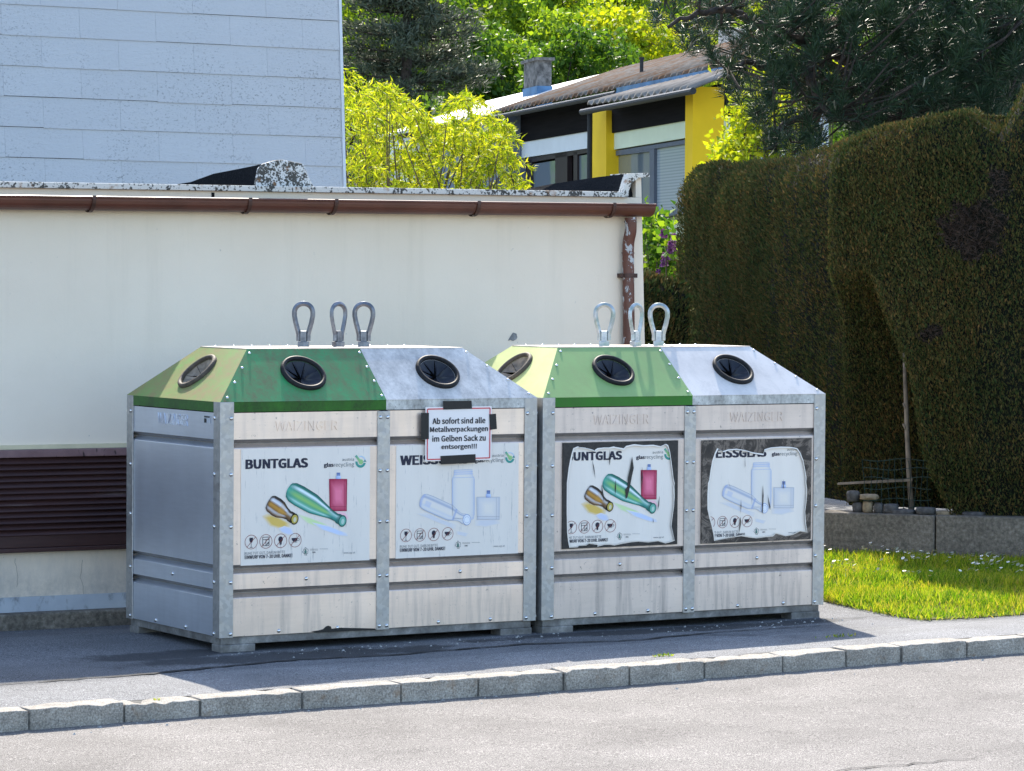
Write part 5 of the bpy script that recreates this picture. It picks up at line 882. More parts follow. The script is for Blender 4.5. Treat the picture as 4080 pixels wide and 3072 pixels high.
s1 = [[Z(5, 430, 1305), Z(5, 444, 1400), Z(5, 426, 1480), Z(5, 412, 1560), Z(6, 392, 165), Z(6, 378, 178), Z(6, 375, 100), Z(5, 393, 1550), Z(5, 396, 1480), Z(5, 414, 1400)],
      [Z(5, 104, 1330), Z(5, 122, 1400), Z(5, 131, 1492), Z(5, 117, 1420)], [Z(5, 247, 1250), Z(5, 252, 1350), Z(5, 246, 1380), Z(5, 243, 1320)], [Z(6, 180, 60), Z(6, 200, 150), Z(6, 203, 200), Z(6, 183, 140)],
      [Z(5, 512, 1390), Z(5, 517, 1480), Z(5, 510, 1580), Z(5, 507, 1480)], [Z(6, 655, 150), Z(6, 650, 230), Z(6, 638, 275), Z(6, 645, 200)], [Z(6, 296, 20), Z(6, 300, 90), Z(6, 292, 150), Z(6, 291, 80)], [Z(6, 600, 330), Z(6, 605, 360), Z(6, 601, 380)]]
poster(cb, tuple(np.array(RB1)-np.array([BX, 0, BX, 0])), m_paper_c, PBUNT, rmap(RA1, RB1, BX), outline=[(a-BX, b) for a, b in o1], back=m_glue1, slits=[[(a-BX, b) for a, b in q] for q in s1])
o2 = [Z(5, *q) for q in ((1125, 1240), (1170, 1265), (1210, 1251), (1280, 1245), (1350, 1256), (1420, 1276), (1500, 1286), (1509, 1250), (1560, 1235), (1640, 1228), (1720, 1230), (1775, 1240), (1802, 1280), (1825, 1340), (1840, 1420), (1848, 1520))]+[Z(6, *q) for q in ((1850, 0), (1855, 100), (1850, 200), (1840, 280), (1845, 370), (1858, 450), (1800, 442), (1740, 470), (1680, 482), (1640, 470), (1600, 460), (1580, 482), (1500, 490), (1440, 498), (1380, 490), (1320, 480), (1250, 491), (1200, 500), (1100, 520), (1095, 470), (1080, 400), (1060, 330), (1045, 260), (1045, 150), (1050, 50))]+[Z(5, *q) for q in ((1060, 1500), (1070, 1420), (1085, 1340), (1105, 1280))]
s2 = [[Z(5, 1350, 1290), Z(5, 1354, 1380), Z(5, 1350, 1400)], [Z(6, 1497, 60), Z(6, 1503, 150), Z(6, 1496, 300), Z(6, 1490, 280), Z(6, 1493, 150)], [Z(6, 1535, 140), Z(6, 1558, 240), Z(6, 1556, 270), Z(6, 1545, 220)], [Z(6, 1312, 320), Z(6, 1322, 370), Z(6, 1300, 470), Z(6, 1306, 400)], [Z(5, 1210, 1490), Z(6, 1232, 90), Z(6, 1240, 120), Z(6, 1222, 60)], [Z(5, 1665, 1490), Z(5, 1670, 1570), Z(5, 1663, 1560)], [Z(6, 1318, 180), Z(6, 1322, 240), Z(6, 1314, 300)]]
poster(cb, tuple(np.array(RB2)-np.array([BX, 0, BX, 0])), m_paper_c, PWEIS, rmap(RA2, RB2, BX), outline=[(a-BX, b) for a, b in o2], back=m_glue, slits=[[(a-BX, b) for a, b in q] for q in s2], skip=())
# the taped notice
nt_ = empty('notice', (0, 0, 0), 0, 'white paper notice with red border taped on with four black strips', 'notice')
mb = MB(); NY = -.0105
sh = [Z(3, 595, 905), Z(3, 1135, 897), Z(3, 1133, 1335), Z(3, 592, 1347)]; N = 14; V = []
for i in range(N+1):
    for j in range(N+1):
        a, b = i/N, j/N; tp = np.array(sh[0])*(1-a)+np.array(sh[1])*a; bt = np.array(sh[3])*(1-a)+np.array(sh[2])*a; q = tp*(1-b)+bt*b
        V.append((q[0], NY-.0012*math.sin(a*math.pi)*math.sin(b*math.pi), q[1]))
mb.add(V, [(i*(N+1)+j, i*(N+1)+j+1, (i+1)*(N+1)+j+1, (i+1)*(N+1)+j) for i in range(N) for j in range(N)]); mb.build('paper_sheet', m_paper_n, nt_, smooth=True, recalc=False)
PN = Print(); bo = [Z(3, 610, 921), Z(3, 1120, 912), Z(3, 1117, 1318), Z(3, 608, 1332)]; PN.pline('red_border', bo+[bo[0]], .0045, (.62, .03, .05), 2)
for body, bb in (('Ab sofort sind alle', (650, 988, 1082, 1040)), ('Metallverpackungen', (630, 1060, 1102, 1118)), ('im Gelben Sack zu', (648, 1132, 1084, 1183)), ('entsorgen!!!', (722, 1206, 1012, 1256))): PN.text('lettering', body, 3, *bb, (.012, .012, .02), .012)
PN.build(nt_, NY-.0016)
for q in ([(735, 855), (968, 852), (972, 918), (738, 925)], [(558, 953), (620, 951), (620, 1165), (556, 1168)], [(1113, 963), (1167, 958), (1175, 1083), (1118, 1090)], [(715, 1303), (1000, 1288), (1002, 1357), (718, 1372)]):
    mb = MB(); mb.prism([Z(3, *k) for k in q], NY-.0035, NY-.0022, 'y'); mb.build('tape_strip', m_tape, nt_)

# ------------------------------------------------------------------ GARAGE
wa = math.atan(-.035); FG = Frame(0, 1.70, wa)
g = empty('garage', FG.o, wa, 'low white rendered garage with flat roof behind the containers', 'garage')
a_l = -9.0; aR0 = FG.px(2555, 712); aR1 = FG.px(2569, 1375); lean = (aR1[0]-aR0[0])/(aR0[1]-aR1[1])
def xr(z): return aR1[0]-(z-aR1[1])*lean
def gz(u, v, dep=0): return FG.px(u, v, dep)[1]
zcap_b = lambda a: gz(0, 748)+(a-FG.px(0, 748)[0])*((gz(2460, 786)-gz(0, 748))/(FG.px(2460, 786)[0]-FG.px(0, 748)[0]))
zcap_t = lambda a: zcap_b(a)+.028
zt = zcap_b(xr(2))
DEP = 4.6
mb = MB(); poly = [(a_l, -.3), (xr(-.3), -.3), (xr(zt), zt), (a_l, zcap_b(a_l))]
mb.prism(poly, 0, DEP, 'y'); mb.prism([(xr(zt)-.036, zt+.0005), (xr(zt), zt+.0005), (xr(zt+.11), zt+.11), (xr(zt)-.036, zt+.11)], .0005, .20, 'y'); mb.build('wall', m_wall, g)
# skirting and kerb strip at its foot
zsk0, zsk1 = gz(0, 2446, -.012), gz(0, 2381, -.012)
mb = MB(); mb.prism([(a_l, -.2), (xr(0)+.003, -.2), (xr(.1)+.003, gz(497, 2362, -.012)), (a_l, zsk1)], -.012, -.001, 'y'); mb.build('skirting', m_skirt, g)
mb = MB(); mb.box(a_l, xr(0)-.3, -.105, -.013, -.25, gz(0, 2450, -.1)); mb.build('foot_strip', m_conc, g, bevel=.01)
# roof deck, cap strip, felt ramps and lichened plates
mb = MB(); q0 = FG.px(0, 748)[0]
mb.prism([(a_l, zcap_b(a_l)), (xr(zt)-.09, zt), (xr(zt)-.09, zt+.028), (a_l, zcap_t(a_l))], -.022, .10, 'y'); mb.build('roof_cap', m_cap, g, bevel=.003)
mb = MB(); mb.prism([(a_l, zcap_t(a_l)-.012), (xr(zt)-.10, zt+.014), (xr(zt)-.10, zt+.004), (a_l, zcap_b(a_l)+.002)], .101, DEP, 'y'); mb.build('roof_felt', m_felt, g)
aP = FG.px(1040, 700, .02)[0]; aP2 = FG.px(1180, 700, .02)[0]
r1 = [(.03, FG.px(1038, 655, .03)[1])]+[FG.onx(u, v, aP) for u, v in ((1000, 663), (930, 677), (851, 692), (760, 725), (664, 741))]
mb = MB(); mb.prism(r1+[(r1[-1][0], r1[-1][1]-.05), (.03, zcap_t(aP)-.02)], aP, aP2, 'x'); mb.build('felt_ramp', m_felt, g)
r2 = [FG.px(*q) for q in ((1020, 760), (1024, 740), (1038, 671), (1054, 652), (1104, 638), (1133, 636), (1214, 652), (1258, 748), (1262, 760))]
mb = MB(); mb.prism(r2, .015, .045, 'y'); mb.build('lichened_end_plate', m_plate, g, bevel=.006)
aT = FG.px(2503, 692, .03)[0]; aB = FG.px(2478, 772, .03)[0]; dt_ = [FG.onx(u, v, aT) for u, v in ((2385, 705), (2209, 731), (2100, 752))]; zB = FG.px(2478, 775, .03)[1]
top_ = [(aT, .03, FG.px(2503, 692, .03)[1])]+[(aT, d, z) for d, z in dt_]; bot_ = [(aB, d, zB-.01) for _, d, _z in top_]; bk_ = [(aT+.03, d, zB-.01) for _, d, _z in top_]
mb = MB(); mb.add(top_+bot_+bk_, [(i, i+1, 5+i, 4+i) for i in range(3)]+[(i, 8+i, 9+i, i+1) for i in range(3)]+[(0, 4, 8), (3, 11, 7)]); mb.build('felt_ramp', m_felt, g)
r4 = [FG.px(*q, -.02) for q in ((2504, 691), (2587, 689), (2588, 705), (2543, 709), (2516, 732), (2494, 787), (2476, 786))]
mb = MB(); mb.prism(r4, -.024, .028, 'y'); r5 = [FG.px(*q, .028) for q in ((2506, 691), (2587, 689), (2588, 705), (2543, 709), (2506, 705))]; r5[0] = (max(aT+.004, r5[0][0]), r5[0][1]); r5[-1] = (r5[0][0], r5[-1][1])
mb.prism(r5, .029, .22, 'y'); mb.build('edge_cap', m_cap, g, bevel=.002)
# dark drip stains on the fascia and the chip in the render
mb = MB(); mb.prism([FG.px(*q) for q in ((842, 767), (854, 767), (853, 790), (862, 797), (834, 797), (843, 790))], -.003, .001, 'y'); mb.build('drip_stain', m_felt, g)
mb = MB(); mb.prism([FG.px(1400+x/2.0481, 1180+y/2.0481) for x, y in ((1278, 362), (1296, 330), (1318, 297), (1345, 306), (1352, 335), (1345, 352), (1318, 366), (1300, 358))], -.003, .001, 'y'); mb.build('render_chip', plain('exposed_mortar', (.22, .22, .22), .95, 0, .4, 40, .6, 60), g)
mcr = plain('hairline_crack', (.34, .31, .27), .95)
for pts in (((60, 2225), (70, 2290), (66, 2340)), ((330, 2230), (322, 2300), (334, 2372))):
    P_ = []
    for (u0, v0), (u1, v1) in zip(pts[:-1], pts[1:]):
        for t in (0, .25, .5, .75): P_.append(FG.px(u0+(u1-u0)*t+rng.normal(0, 1.6), v0+(v1-v0)*t))
    P_.append(FG.px(*pts[-1])); mb = MB(); mb.add([(a_+e, -.0015, z_) for a_, z_ in P_ for e in (-.0011, .0011)], [(2*i, 2*i+1, 2*i+3, 2*i+2) for i in range(len(P_)-1)]); mb.build('hairline_crack', mcr, g)
# gutter: half-round trough
def arcpts(cx, cz, r0, r1, n=12):
    o = [(cx-r0*math.cos(a), cz-r0*math.sin(a)) for a in np.linspace(0, math.pi, n)]; i = [(cx-r1*math.cos(a), cz-r1*math.sin(a)) for a in np.linspace(math.pi, 0, n)]; return o+i
gy = -.066; gr = .060
gl0 = FG.px(0, 783, gy-gr); gR = FG.px(2614, 818, gy-gr); gs = (gR[1]-gl0[1])/(gR[0]-gl0[0])
V = []; prof = [(gy-gr*math.cos(a)*(1.0), -gr*.98*math.sin(a)) for a in np.linspace(0, math.pi, 14)]; prof = prof+[(y*1.0+(0.003 if y < gy else -.003), z+.003) for y, z in prof[::-1]]
zA = gl0[1]+(a_l-gl0[0])*gs
mb = MB(); n = len(prof); V = [(a_l, y, zA+z) for y, z in prof]+[(gR[0], y, gR[1]+z) for y, z in prof]
mb.add(V, [(i, (i+1) % n, n+(i+1) % n, n+i) for i in range(n)]+[tuple(range(n)), tuple(range(2*n-1, n-1, -1))])
mb.add([(gR[0]+.001, gy-gr*.97*math.cos(a), gR[1]-gr*.95*math.sin(a)) for a in np.linspace(0, math.pi, 14)], [tuple(range(14))])
mb.tube([(a_l, gy-gr, zA+.002), (gR[0], gy-gr, gR[1]+.002)], .0065, 8); gut = mb.build('gutter', m_gutter, g)
for u in (375, 997, 1340, 1908, 2448, -400, -1000):
    a = FG.px(u, 800, gy-gr)[0]; zz = gl0[1]+(a-gl0[0])*gs; mb = MB()
    P_ = [(a, gy-(gr+.004)*math.cos(t), zz-(gr+.004)*math.sin(t)) for t in np.linspace(-.15, math.pi, 14)]
    V = [];
    for p_ in P_: V += [(p_[0]-.009, p_[1], p_[2]), (p_[0]+.009, p_[1], p_[2])]
    for t, p_ in zip(np.linspace(-.15, math.pi, 14), P_): V += [(p_[0]-.009, p_[1]-.003*math.cos(t), p_[2]-.003*math.sin(t)), (p_[0]+.009, p_[1]-.003*math.cos(t), p_[2]-.003*math.sin(t))]
    m_ = 28; mb.add(V, [(2*i, 2*i+1, 2*i+3, 2*i+2) for i in range(13)]+[(m_+2*i, m_+2*i+1, m_+2*i+3, m_+2*i+2) for i in range(13)]+[(2*i, 2*i+2, m_+2*i+2, m_+2*i) for i in range(13)]+[(2*i+1, 2*i+3, m_+2*i+3, m_+2*i+1) for i in range(13)])
    mb.build('gutter_bracket', m_bracket, gut)
# downpipe with swan neck
def dp(u, v, dep): a, z = FG.px(u, v, dep); return (a, dep, z)
pr_ = .0305
pts = [dp(2512, 866, -.066), dp(2513, 890, -.066), dp(2512, 925, -.062), dp(2505, 960, -.05), dp(2502, 1005, -.042), dp(2503, 1060, -.040), dp(2506, 1375, -.040)]
ext = np.array(pts[-1])+(np.array(pts[-1])-np.array(pts[-2]))/(pts[-2][2]-pts[-1][2])*(pts[-1][2]-.02); pts.append(tuple(ext))
sm = []
for i in range(len(pts)-1):
    k = 6 if i < 5 else 12
    p0, p1, p2, p3 = (np.array(pts[max(i-1, 0)]), np.array(pts[i]), np.array(pts[i+1]), np.array(pts[min(i+2, len(pts)-1)]))
    for t in np.linspace(0, 1, k, endpoint=False): sm.append(.5*((2*p1)+(-p0+p2)*t+(2*p0-5*p1+4*p2-p3)*t*t+(-p0+3*p1-3*p2+p3)*t**3))
sm.append(np.array(pts[-1])); mb = MB(); mb.tube(sm, pr_, 20); dpi = mb.build('downpipe', m_pipe, g, smooth=True)
for u, v, r_, hh, dep in ((2512, 884, pr_+.003, .008, -.066), (2502, 1008, pr_+.003, .006, -.042), (2504, 1098, pr_+.004, .022, -.040)):
    a, z = FG.px(u, v, dep); mb = MB(); mb.tube([(a, dep, z+hh/2), (a, dep, z-hh/2)], r_, 20)
    if hh > .02: mb.box(a+.032, a+.05, dep-.008, dep+.008, z-.011, z+.011); mb.box(a-.044, a-.03, dep-.008, dep+.04, z-.011, z+.011)
    mb.build('pipe_clip' if hh > .02 else 'pipe_joint', m_bracket if hh > .02 else m_pipe, dpi, bevel=.001)
# louvred panel
lt0, lb0 = FG.px(0, 1794, -.03), FG.px(0, 2204, -.03); aL, aRr = -2.4, FG.px(640, 1800, -.03)[0]
z1, z0 = lt0[1], lb0[1]; lv = empty('louvre', (0, 0, 0)); lv.parent = g
mb = MB(); mb.box(aL, aRr, -.004, .0, z0, z1); mb.build('louvre_back', m_black, lv)
mb = MB(); hh = (z1-z0); ns = 13; zt_ = z1-.040; zb_ = z0+.075
for i in range(ns):
    zc = zt_-(i+.5)*(zt_-zb_)/ns; h2 = (zt_-zb_)/ns*.62; w_ = .0015*rng.normal()
    mb.prism([(-.006, zc+h2), (-.010, zc+h2+.003), (-.036+w_, zc-h2*.55), (-.034+w_, zc-h2*.75)], aL+.01, aRr-.01, 'x')
mb.build('slats', m_louvre, lv)
mb = MB(); mb.box(aL, aRr, -.042, -.004, z1-.036, z1); mb.build('louvre_head', m_ltrim, lv, bevel=.003)
mb = MB(); mb.box(aL, aRr, -.030, -.004, z0+.02, z0+.078); mb.box(aL, aRr, -.05, -.004, z0, z0+.0195); mb.build('louvre_sill', m_louvre, lv, bevel=.003)
mb = MB(); zz = FG.px(0, 1775, -.01)[1]; mb.box(aL, aRr+.05, -.012, -.0005, z1+.001, zz); mb.build('louvre_lintel', plain('cream_lintel', (.62, .56, .38), .9), lv)

# ------------------------------------------------------------------ PANELLED BUILDING (left, behind)
FT = Frame(*(FG.world(0, 2.2, 0)[:2]+np.array([0, 3.6])), wa)
tw = empty('panelled_building', FT.o, wa, 'tall building clad in pale blue-white rectangular panels behind the garage', 'building')
e0, e1 = FT.px(1358, 0), FT.px(1377, 750); tl = (e1[0]-e0[0])/(e0[1]-e1[1])
def tx(z): return e1[0]-(z-e1[1])*tl
ztop = 4.4
mb = MB(); mb.prism([(-9, -.3), (tx(-.3)-.02, -.3), (tx(ztop)-.02, ztop), (-9, ztop)], .012, 7, 'y'); mb.build('wall', m_felt, tw)
rowz = [FT.px(633, v)[1] for v in (500+226/1.58, 500+38/1.58)]; rh = rowz[1]-rowz[0]
mb = MB(); j0 = FT.px(322, 560)[0]; j1 = FT.px(625, 560)[0]; pwid = (j1-j0)
vs = FT.px(337, 560)
for r_ in range(-16, int((ztop-rowz[0])/rh)):
    z0_ = rowz[0]+r_*rh; z1_ = z0_+rh; off = (r_ % 2)*.5; xe = lambda z: tx(z)-.022
    k = -30
    base = FT.px(332, 590)[0]     # a vertical joint in the row just above rowz[0]
    sh_ = -tl*(z0_-rowz[0])
    while True:
        xa = base+(k+off)*pwid+sh_; xb = xa+pwid
        if xa > xe(z0_): break
        if xb > -9:
            xb_ = min(xb, xe(z0_)); gp = .0006; sk = -tl*rh
            dz = .0016*rng.normal()
            pl4 = [(xa+gp, z0_+gp*1.2+dz), (xb_-gp, z0_+gp*1.2+dz), (xb_-gp+sk, z1_-gp*.4), (xa+gp+sk, z1_-gp*.4)]
            lap = .007
            V = [(pl4[0][0], -lap, pl4[0][1]), (pl4[1][0], -lap, pl4[1][1]), (pl4[2][0], 0, pl4[2][1]), (pl4[3][0], 0, pl4[3][1]), (pl4[0][0], .008, pl4[0][1]), (pl4[1][0], .008, pl4[1][1]), (pl4[2][0], .008, pl4[2][1]), (pl4[3][0], .008, pl4[3][1])]
            mb.add(V, [(0, 1, 2, 3), (0, 4, 5, 1), (1, 5, 6, 2), (3, 2, 6, 7), (0, 3, 7, 4)])
        k += 1
mb.build('cladding', m_panel, tw)
mb = MB(); mb.prism([(tx(-.3)-.02, -.3), (tx(-.3), -.3), (tx(ztop), ztop), (tx(ztop)-.02, ztop)], -.012, 7.01, 'y'); mb.build('corner_trim', m_trimw, tw)

# ------------------------------------------------------------------ YELLOW HOUSE in the distance
dirx = np.array([-.299, -.954]); ha = math.atan2(dirx[1], dirx[0])
P0 = at(2734, 700, 50); FH = Frame(P0[0], P0[1], ha)
h = empty('row_house', FH.o, ha, 'distant row house with yellow pillars, dark timber bands and corrugated roof', 'house')
def quadpx(mb, pts, d0, d1, dep=None):
    dep = d0 if dep is None else dep; mb.prism([FH.px(u, v, dep) for u, v in pts], d0, d1, 'y')
# yellow section
mb = MB(); quadpx(mb, [(2400, 700), (2400, 470), (2740, 400), (2740, 960), (2400, 990)], .30, 1.0, .0); mb.build('wall', m_cream, h)
mb = MB(); quadpx(mb, [(2408, 535), (2408, 440), (2734, 375), (2734, 479)], -.02, .32, -.02); mb.build('timber_band', m_timber, h)
mb = MB(); quadpx(mb, [(2408, 602), (2408, 535), (2734, 479), (2734, 549)], .02, .32, .02); mb.build('wall_band', m_cream, h)
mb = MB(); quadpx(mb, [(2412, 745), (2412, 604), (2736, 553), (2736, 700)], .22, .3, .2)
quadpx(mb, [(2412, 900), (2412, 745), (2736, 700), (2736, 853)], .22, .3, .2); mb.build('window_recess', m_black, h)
wf = MB()
def bar(pts): quadpx(wf, pts, .05, .16, .05)
bar([(2418, 622), (2418, 606), (2735, 556), (2735, 572)]); bar([(2418, 905), (2418, 622), (2437, 619), (2437, 902)]); bar([(2588, 878), (2588, 596), (2606, 593), (2606, 874)]); bar([(2437, 902), (2437, 880), (2735, 826), (2735, 846)])
bar([(2437, 622), (2437, 619), (2588, 596), (2588, 603)])
wfo = wf.build('window', m_frameg, h)
mb = MB(); quadpx(mb, [(2437, 890), (2437, 620), (2588, 597), (2588, 866)], .10, .12, .10); mb.build('pane', m_glass, wfo)
mb = MB(); quadpx(mb, [(2606, 866), (2606, 593), (2735, 573), (2735, 840)], .10, .12, .10); mb.build('pane', m_blind_reflect, wfo)
# piers
mb = MB(); x0_, zt1 = FH.px(2731, 388, -.05); x1_, _ = FH.px(2761, 388, -.05); dpe, _ = FH.onx(2885, 400, x1_)
mb.prism([(x0_, -.4), (x1_, -.4), (x1_, FH.px(2761, 345, -.05)[1]), (x0_, FH.px(2731, 352, -.05)[1])], -.05, dpe, 'y'); mb.build('pier', m_yellow, h)
mb = MB(); quadpx(mb, [(2360, 1000), (2360, 452), (2415, 440), (2415, 995)], -.12, .35, -.12); mb.build('pier', m_yellow, h)
mb = MB(); mb.box(x1_-.6, x1_-.2, dpe-.02, dpe+.9, FH.onx(2890, 470, x1_-.2)[1], FH.onx(2890, 335, x1_-.2)[1]); mb.build('gable_timber', m_timber, h)
mb = MB(); mb.box(x1_-.6, x1_-.23, dpe-.02, dpe+.2, -.4, FH.onx(2890, 470, x1_-.2)[1]); mb.build('gable_wall', m_cream, h)
mb = MB(); a_, z_ = FH.px(2351, 440, -.35); mb.tube([(a_, -.35, z_), (a_, -.35, -.3)], .045, 10); mb.build('downpipe', m_hgutter, h)
# grey section, set back
D2 = .9
mb = MB(); quadpx(mb, [(1500, 960), (1500, 560), (2360, 420), (2360, 960)], D2+.3, 5.5, D2); mb.build('wall', m_hwhite, h)
mb = MB(); quadpx(mb, [(2068, 568), (2068, 458), (2358, 398), (2358, 520)], D2, D2+.31, D2); mb.build('timber_band', m_timber, h)
mb = MB(); quadpx(mb, [(2074, 630), (2074, 567), (2358, 519), (2358, 588)], D2+.03, D2+.31, D2+.03); mb.build('wall_band', m_hwhite, h)
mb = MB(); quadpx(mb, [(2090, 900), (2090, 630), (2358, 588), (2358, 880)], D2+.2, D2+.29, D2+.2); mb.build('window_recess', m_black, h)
wf = MB()
for pts in ([(2095, 650), (2095, 632), (2355, 590), (2355, 606)], [(2095, 860), (2095, 640), (2118, 636), (2118, 860)], [(2212, 860), (2212, 614), (2260, 606), (2260, 860)], [(2285, 850), (2285, 606), (2300, 604), (2300, 850)]): quadpx(wf, pts, D2+.05, D2+.15, D2+.05)
wfo = wf.build('window', m_frameb, h)
for pts in ([(2118, 860), (2118, 655), (2212, 640), (2212, 860)], [(2300, 850), (2300, 622), (2350, 614), (2350, 850)]):
    mb = MB(); quadpx(mb, pts, D2+.09, D2+.11, D2+.09); mb.build('pane', m_glass, wfo)
xg, _ = FH.px(2073, 600, D2); y0g = FH.onx(1985, 600, xg)[0]
mb = MB(); mb.prism([(xg-6, -.4), (xg, -.4), (xg, FH.onx(2030, 455, xg)[1]), (xg-6, FH.onx(2030, 455, xg)[1])], y0g, D2+.3, 'y'); mb.build('fin_wall', m_bluegrey, h)
# roofs
def roofquad(name, eave, ridge, d_e, d_r, mat, corr=0.0, thick=.08):
    (u0, v0), (u1, v1) = eave; a0, z0_ = FH.px(u0, v0, d_e); a1, z1_ = FH.px(u1, v1, d_e); (u2, v2), (u3, v3) = ridge; b0, y0_ = FH.px(u2, v2, d_r); b1, y1_ = FH.px(u3, v3, d_r)
    n = 12*max(1, int(abs(a1-a0)/.34)) if corr else 1; V = []; N_ = n+1
    for i in range(N_):
        t = i/n; wv = corr*math.sin(i/12*2*math.pi*1) if corr else 0; a = a0+(a1-a0)*t; ze = z0_+(z1_-z0_)*t; ac = b0+(b1-b0)*t; zr = y0_+(y1_-y0_)*t
        V += [(a, d_e, ze+wv), (a, d_r, zr+wv), (a, d_e, ze-thick), (a, d_r, zr-thick)]
    fs = []
    for i in range(n): q = 4*i; fs += [(q, q+4, q+5, q+1), (q+2, q+3, q+7, q+6), (q, q+2, q+6, q+4), (q+1, q+5, q+7, q+3)]
    fs += [(0, 1, 3, 2), (4*n, 4*n+2, 4*n+3, 4*n+1)]
    mb = MB(); mb.add(V, fs); return mb.build(name, mat, h, smooth=bool(corr))
aS = FH.px(1963, 448, D2-.45)[0]; dR, zR = FH.onx(2473, 276, aS)
def back_px(a): P_ = FH.world(a, dR, zR); return tuple(float(q) for q in pj(P_))
roofquad('roof', ((1964, 447), (2900, 257)), (back_px(aS+.01), back_px(FH.px(2900, 257, D2-.45)[0])), D2-.45, dR, m_roof, .045, .03)
roofquad('roof', ((1500, 543), (1962, 449)), (back_px(FH.px(1500, 543, D2-.45)[0]), back_px(aS)), D2-.45, dR, m_roof_glare, 0, .06)
roofquad('porch_roof', ((2340, 412), (2762, 347)), ((2340, 402), (2762, 306)), -.45, .38, m_roof_grey, .045, .03)
mb = MB(); quadpx(mb, [(2456, 384), (2456, 350), (2900, 262), (2900, 285)], .39, .42, .39); mb.build('flashing', m_flash, h)
mb = MB(); quadpx(mb, [(2340, 406), (2340, 398), (2456, 366), (2456, 384)], .39, .43, .39); mb.build('flashing', m_flash, h)
for (u0, v0, u1, v1, dd) in ((2318, 447, 2762, 362, -.5), (1964, 470, 2455, 372, D2-.5)):
    a0, z0_ = FH.px(u0, v0, dd); a1, z1_ = FH.px(u1, v1, dd); mb = MB(); mb.tube([(a0, dd, z0_), (a1, dd, z1_)], .052, 10); mb.build('gutter', m_hgutter, h, smooth=False)
# chimney and vent
mb = MB(); cy_ = 2.0
a_c, z_c = FH.px(2146, 300, cy_); ztc = FH.px(2146, 240, cy_)[1]; zbc = FH.px(2146, 400, cy_)[1]
mb.box(a_c-1.2, a_c, cy_-.02, cy_+.28, zbc-.4, ztc); mb.build('chimney', m_chim, h)
mb = MB(); mb.box(a_c-1.3, a_c+.08, cy_-.07, cy_+.33, ztc, ztc+.06); mb.build('chimney_cap', m_chim, h)
mb = MB(); mb.box(a_c-1.22, a_c+.02, cy_-.04, cy_+.30, zbc-.4, FH.px(2146, 342, cy_)[1]); mb.build('flashing', m_flash, h)
av, zv = FH.px(2556, 305, 1.5); mb = MB(); mb.tube([(av, 1.5, zv-.3), (av, 1.5, FH.px(2556, 238, 1.5)[1])], .035, 8); mb.tube([(av, 1.5, FH.px(2556, 238, 1.5)[1]), (av, 1.5, FH.px(2556, 228, 1.5)[1])], .05, 8); mb.build('vent_pipe', m_hgutter, h)
mb = MB(); a_c2, _ = FH.px(2905, 150, 4.5); mb.box(a_c2-.7, a_c2, 4.5, 4.9, FH.px(2905, 260, 4.5)[1], FH.px(2905, 110, 4.5)[1]); mb.build('chimney', m_chim_l, h)

# ------------------------------------------------------------------ RETAINING WALL, STONES, HEDGES
wang = math.atan2(wd_[1], wd_[0]); FW = Frame(W0[0], W0[1], wang); WHT = .255
rw = empty('retaining_wall', FW.o, wang, 'low mossy concrete wall between lawn and hedge', 'wall')
mb = MB(); jn = FW.px(3725, 2150)[0]
ztw = FW.px(3700, 2054)[1]
for a, b, z_ in ((-2.2, jn-.004, 0), (jn+.004, 3.2, .003)): mb.box(a, b, 0, .22, -.3, ztw+z_)
mb.build('wall_body', m_conc, rw, bevel=.008)
def stone(u, v, wpx, hpx, mat, label, dep):
    a, z = FW.px(u, v, dep); s_ = 18.3/FPX; sx, sz = wpx*s_/2, hpx*s_/2; zb = ztw+ (0 if v > 1960 else .07)
    P_ = FW.world(a, dep, z-sz*0); mb = MB(); n = 10; V = []
    lat = [(-1, .7), (-.8, 1), (0, 1.06), (.8, 1), (1, .7)]
    import bmesh
    bm = bmesh.new(); bmesh.ops.create_icosphere(bm, subdivisions=3, radius=1)
    ph = rng.random(3)*6
    for vv in bm.verts:
        c_ = vv.co; m_ = max(abs(c_.x), abs(c_.y), abs(c_.z)); k = .62/m_+.38; c_ *= k; c_ *= 1+.06*math.sin(3*c_.x+ph[0])*math.sin(3*c_.y+ph[1])*math.sin(4*c_.z+ph[2])+.025*rng.normal()
        c_.x *= sx; c_.y *= min(sx, .06); c_.z *= sz
    me = bpy.data.meshes.new('stone'); bm.to_mesh(me); bm.free(); o = link('stone', me, None, mat); o.location = P_; o.rotation_euler = (0, 0, wang)
    me.polygons.foreach_set('use_smooth', [True]*len(me.polygons))
    tag(o, label, 'stone', 'loose stones along the wall top')
for args in ((3400, 1977, 52, 46, m_stone, 'dark grey block lying on another block at the left end', .10), (3464, 1980, 74, 24, m_stone_t, 'flat pale tan stone lying across a tan block', .08), (3418, 2022, 42, 44, m_stone, 'dark block at the left foot of the stone pile', .10), (3458, 2020, 40, 48, m_stone_t, 'tan block under the flat pale stone', .08),
             (3500, 2024, 38, 44, m_stone, 'dark block right of the tan block', .08), (3550, 2026, 60, 40, m_stone, 'grey block below the wooden crosspiece', .10), (3600, 2040, 104, 24, m_stone, 'long flat slab on the wall beside the stake', .10), (3690, 2036, 76, 32, m_stone, 'light grey slab right of the stake', .08), (3760, 2046, 60, 24, m_stone_t, 'small brownish stone under the hedge edge', .10), (3880, 2050, 90, 26, m_stone, 'dark stone rightmost under the hedge', .12)): stone(*args)
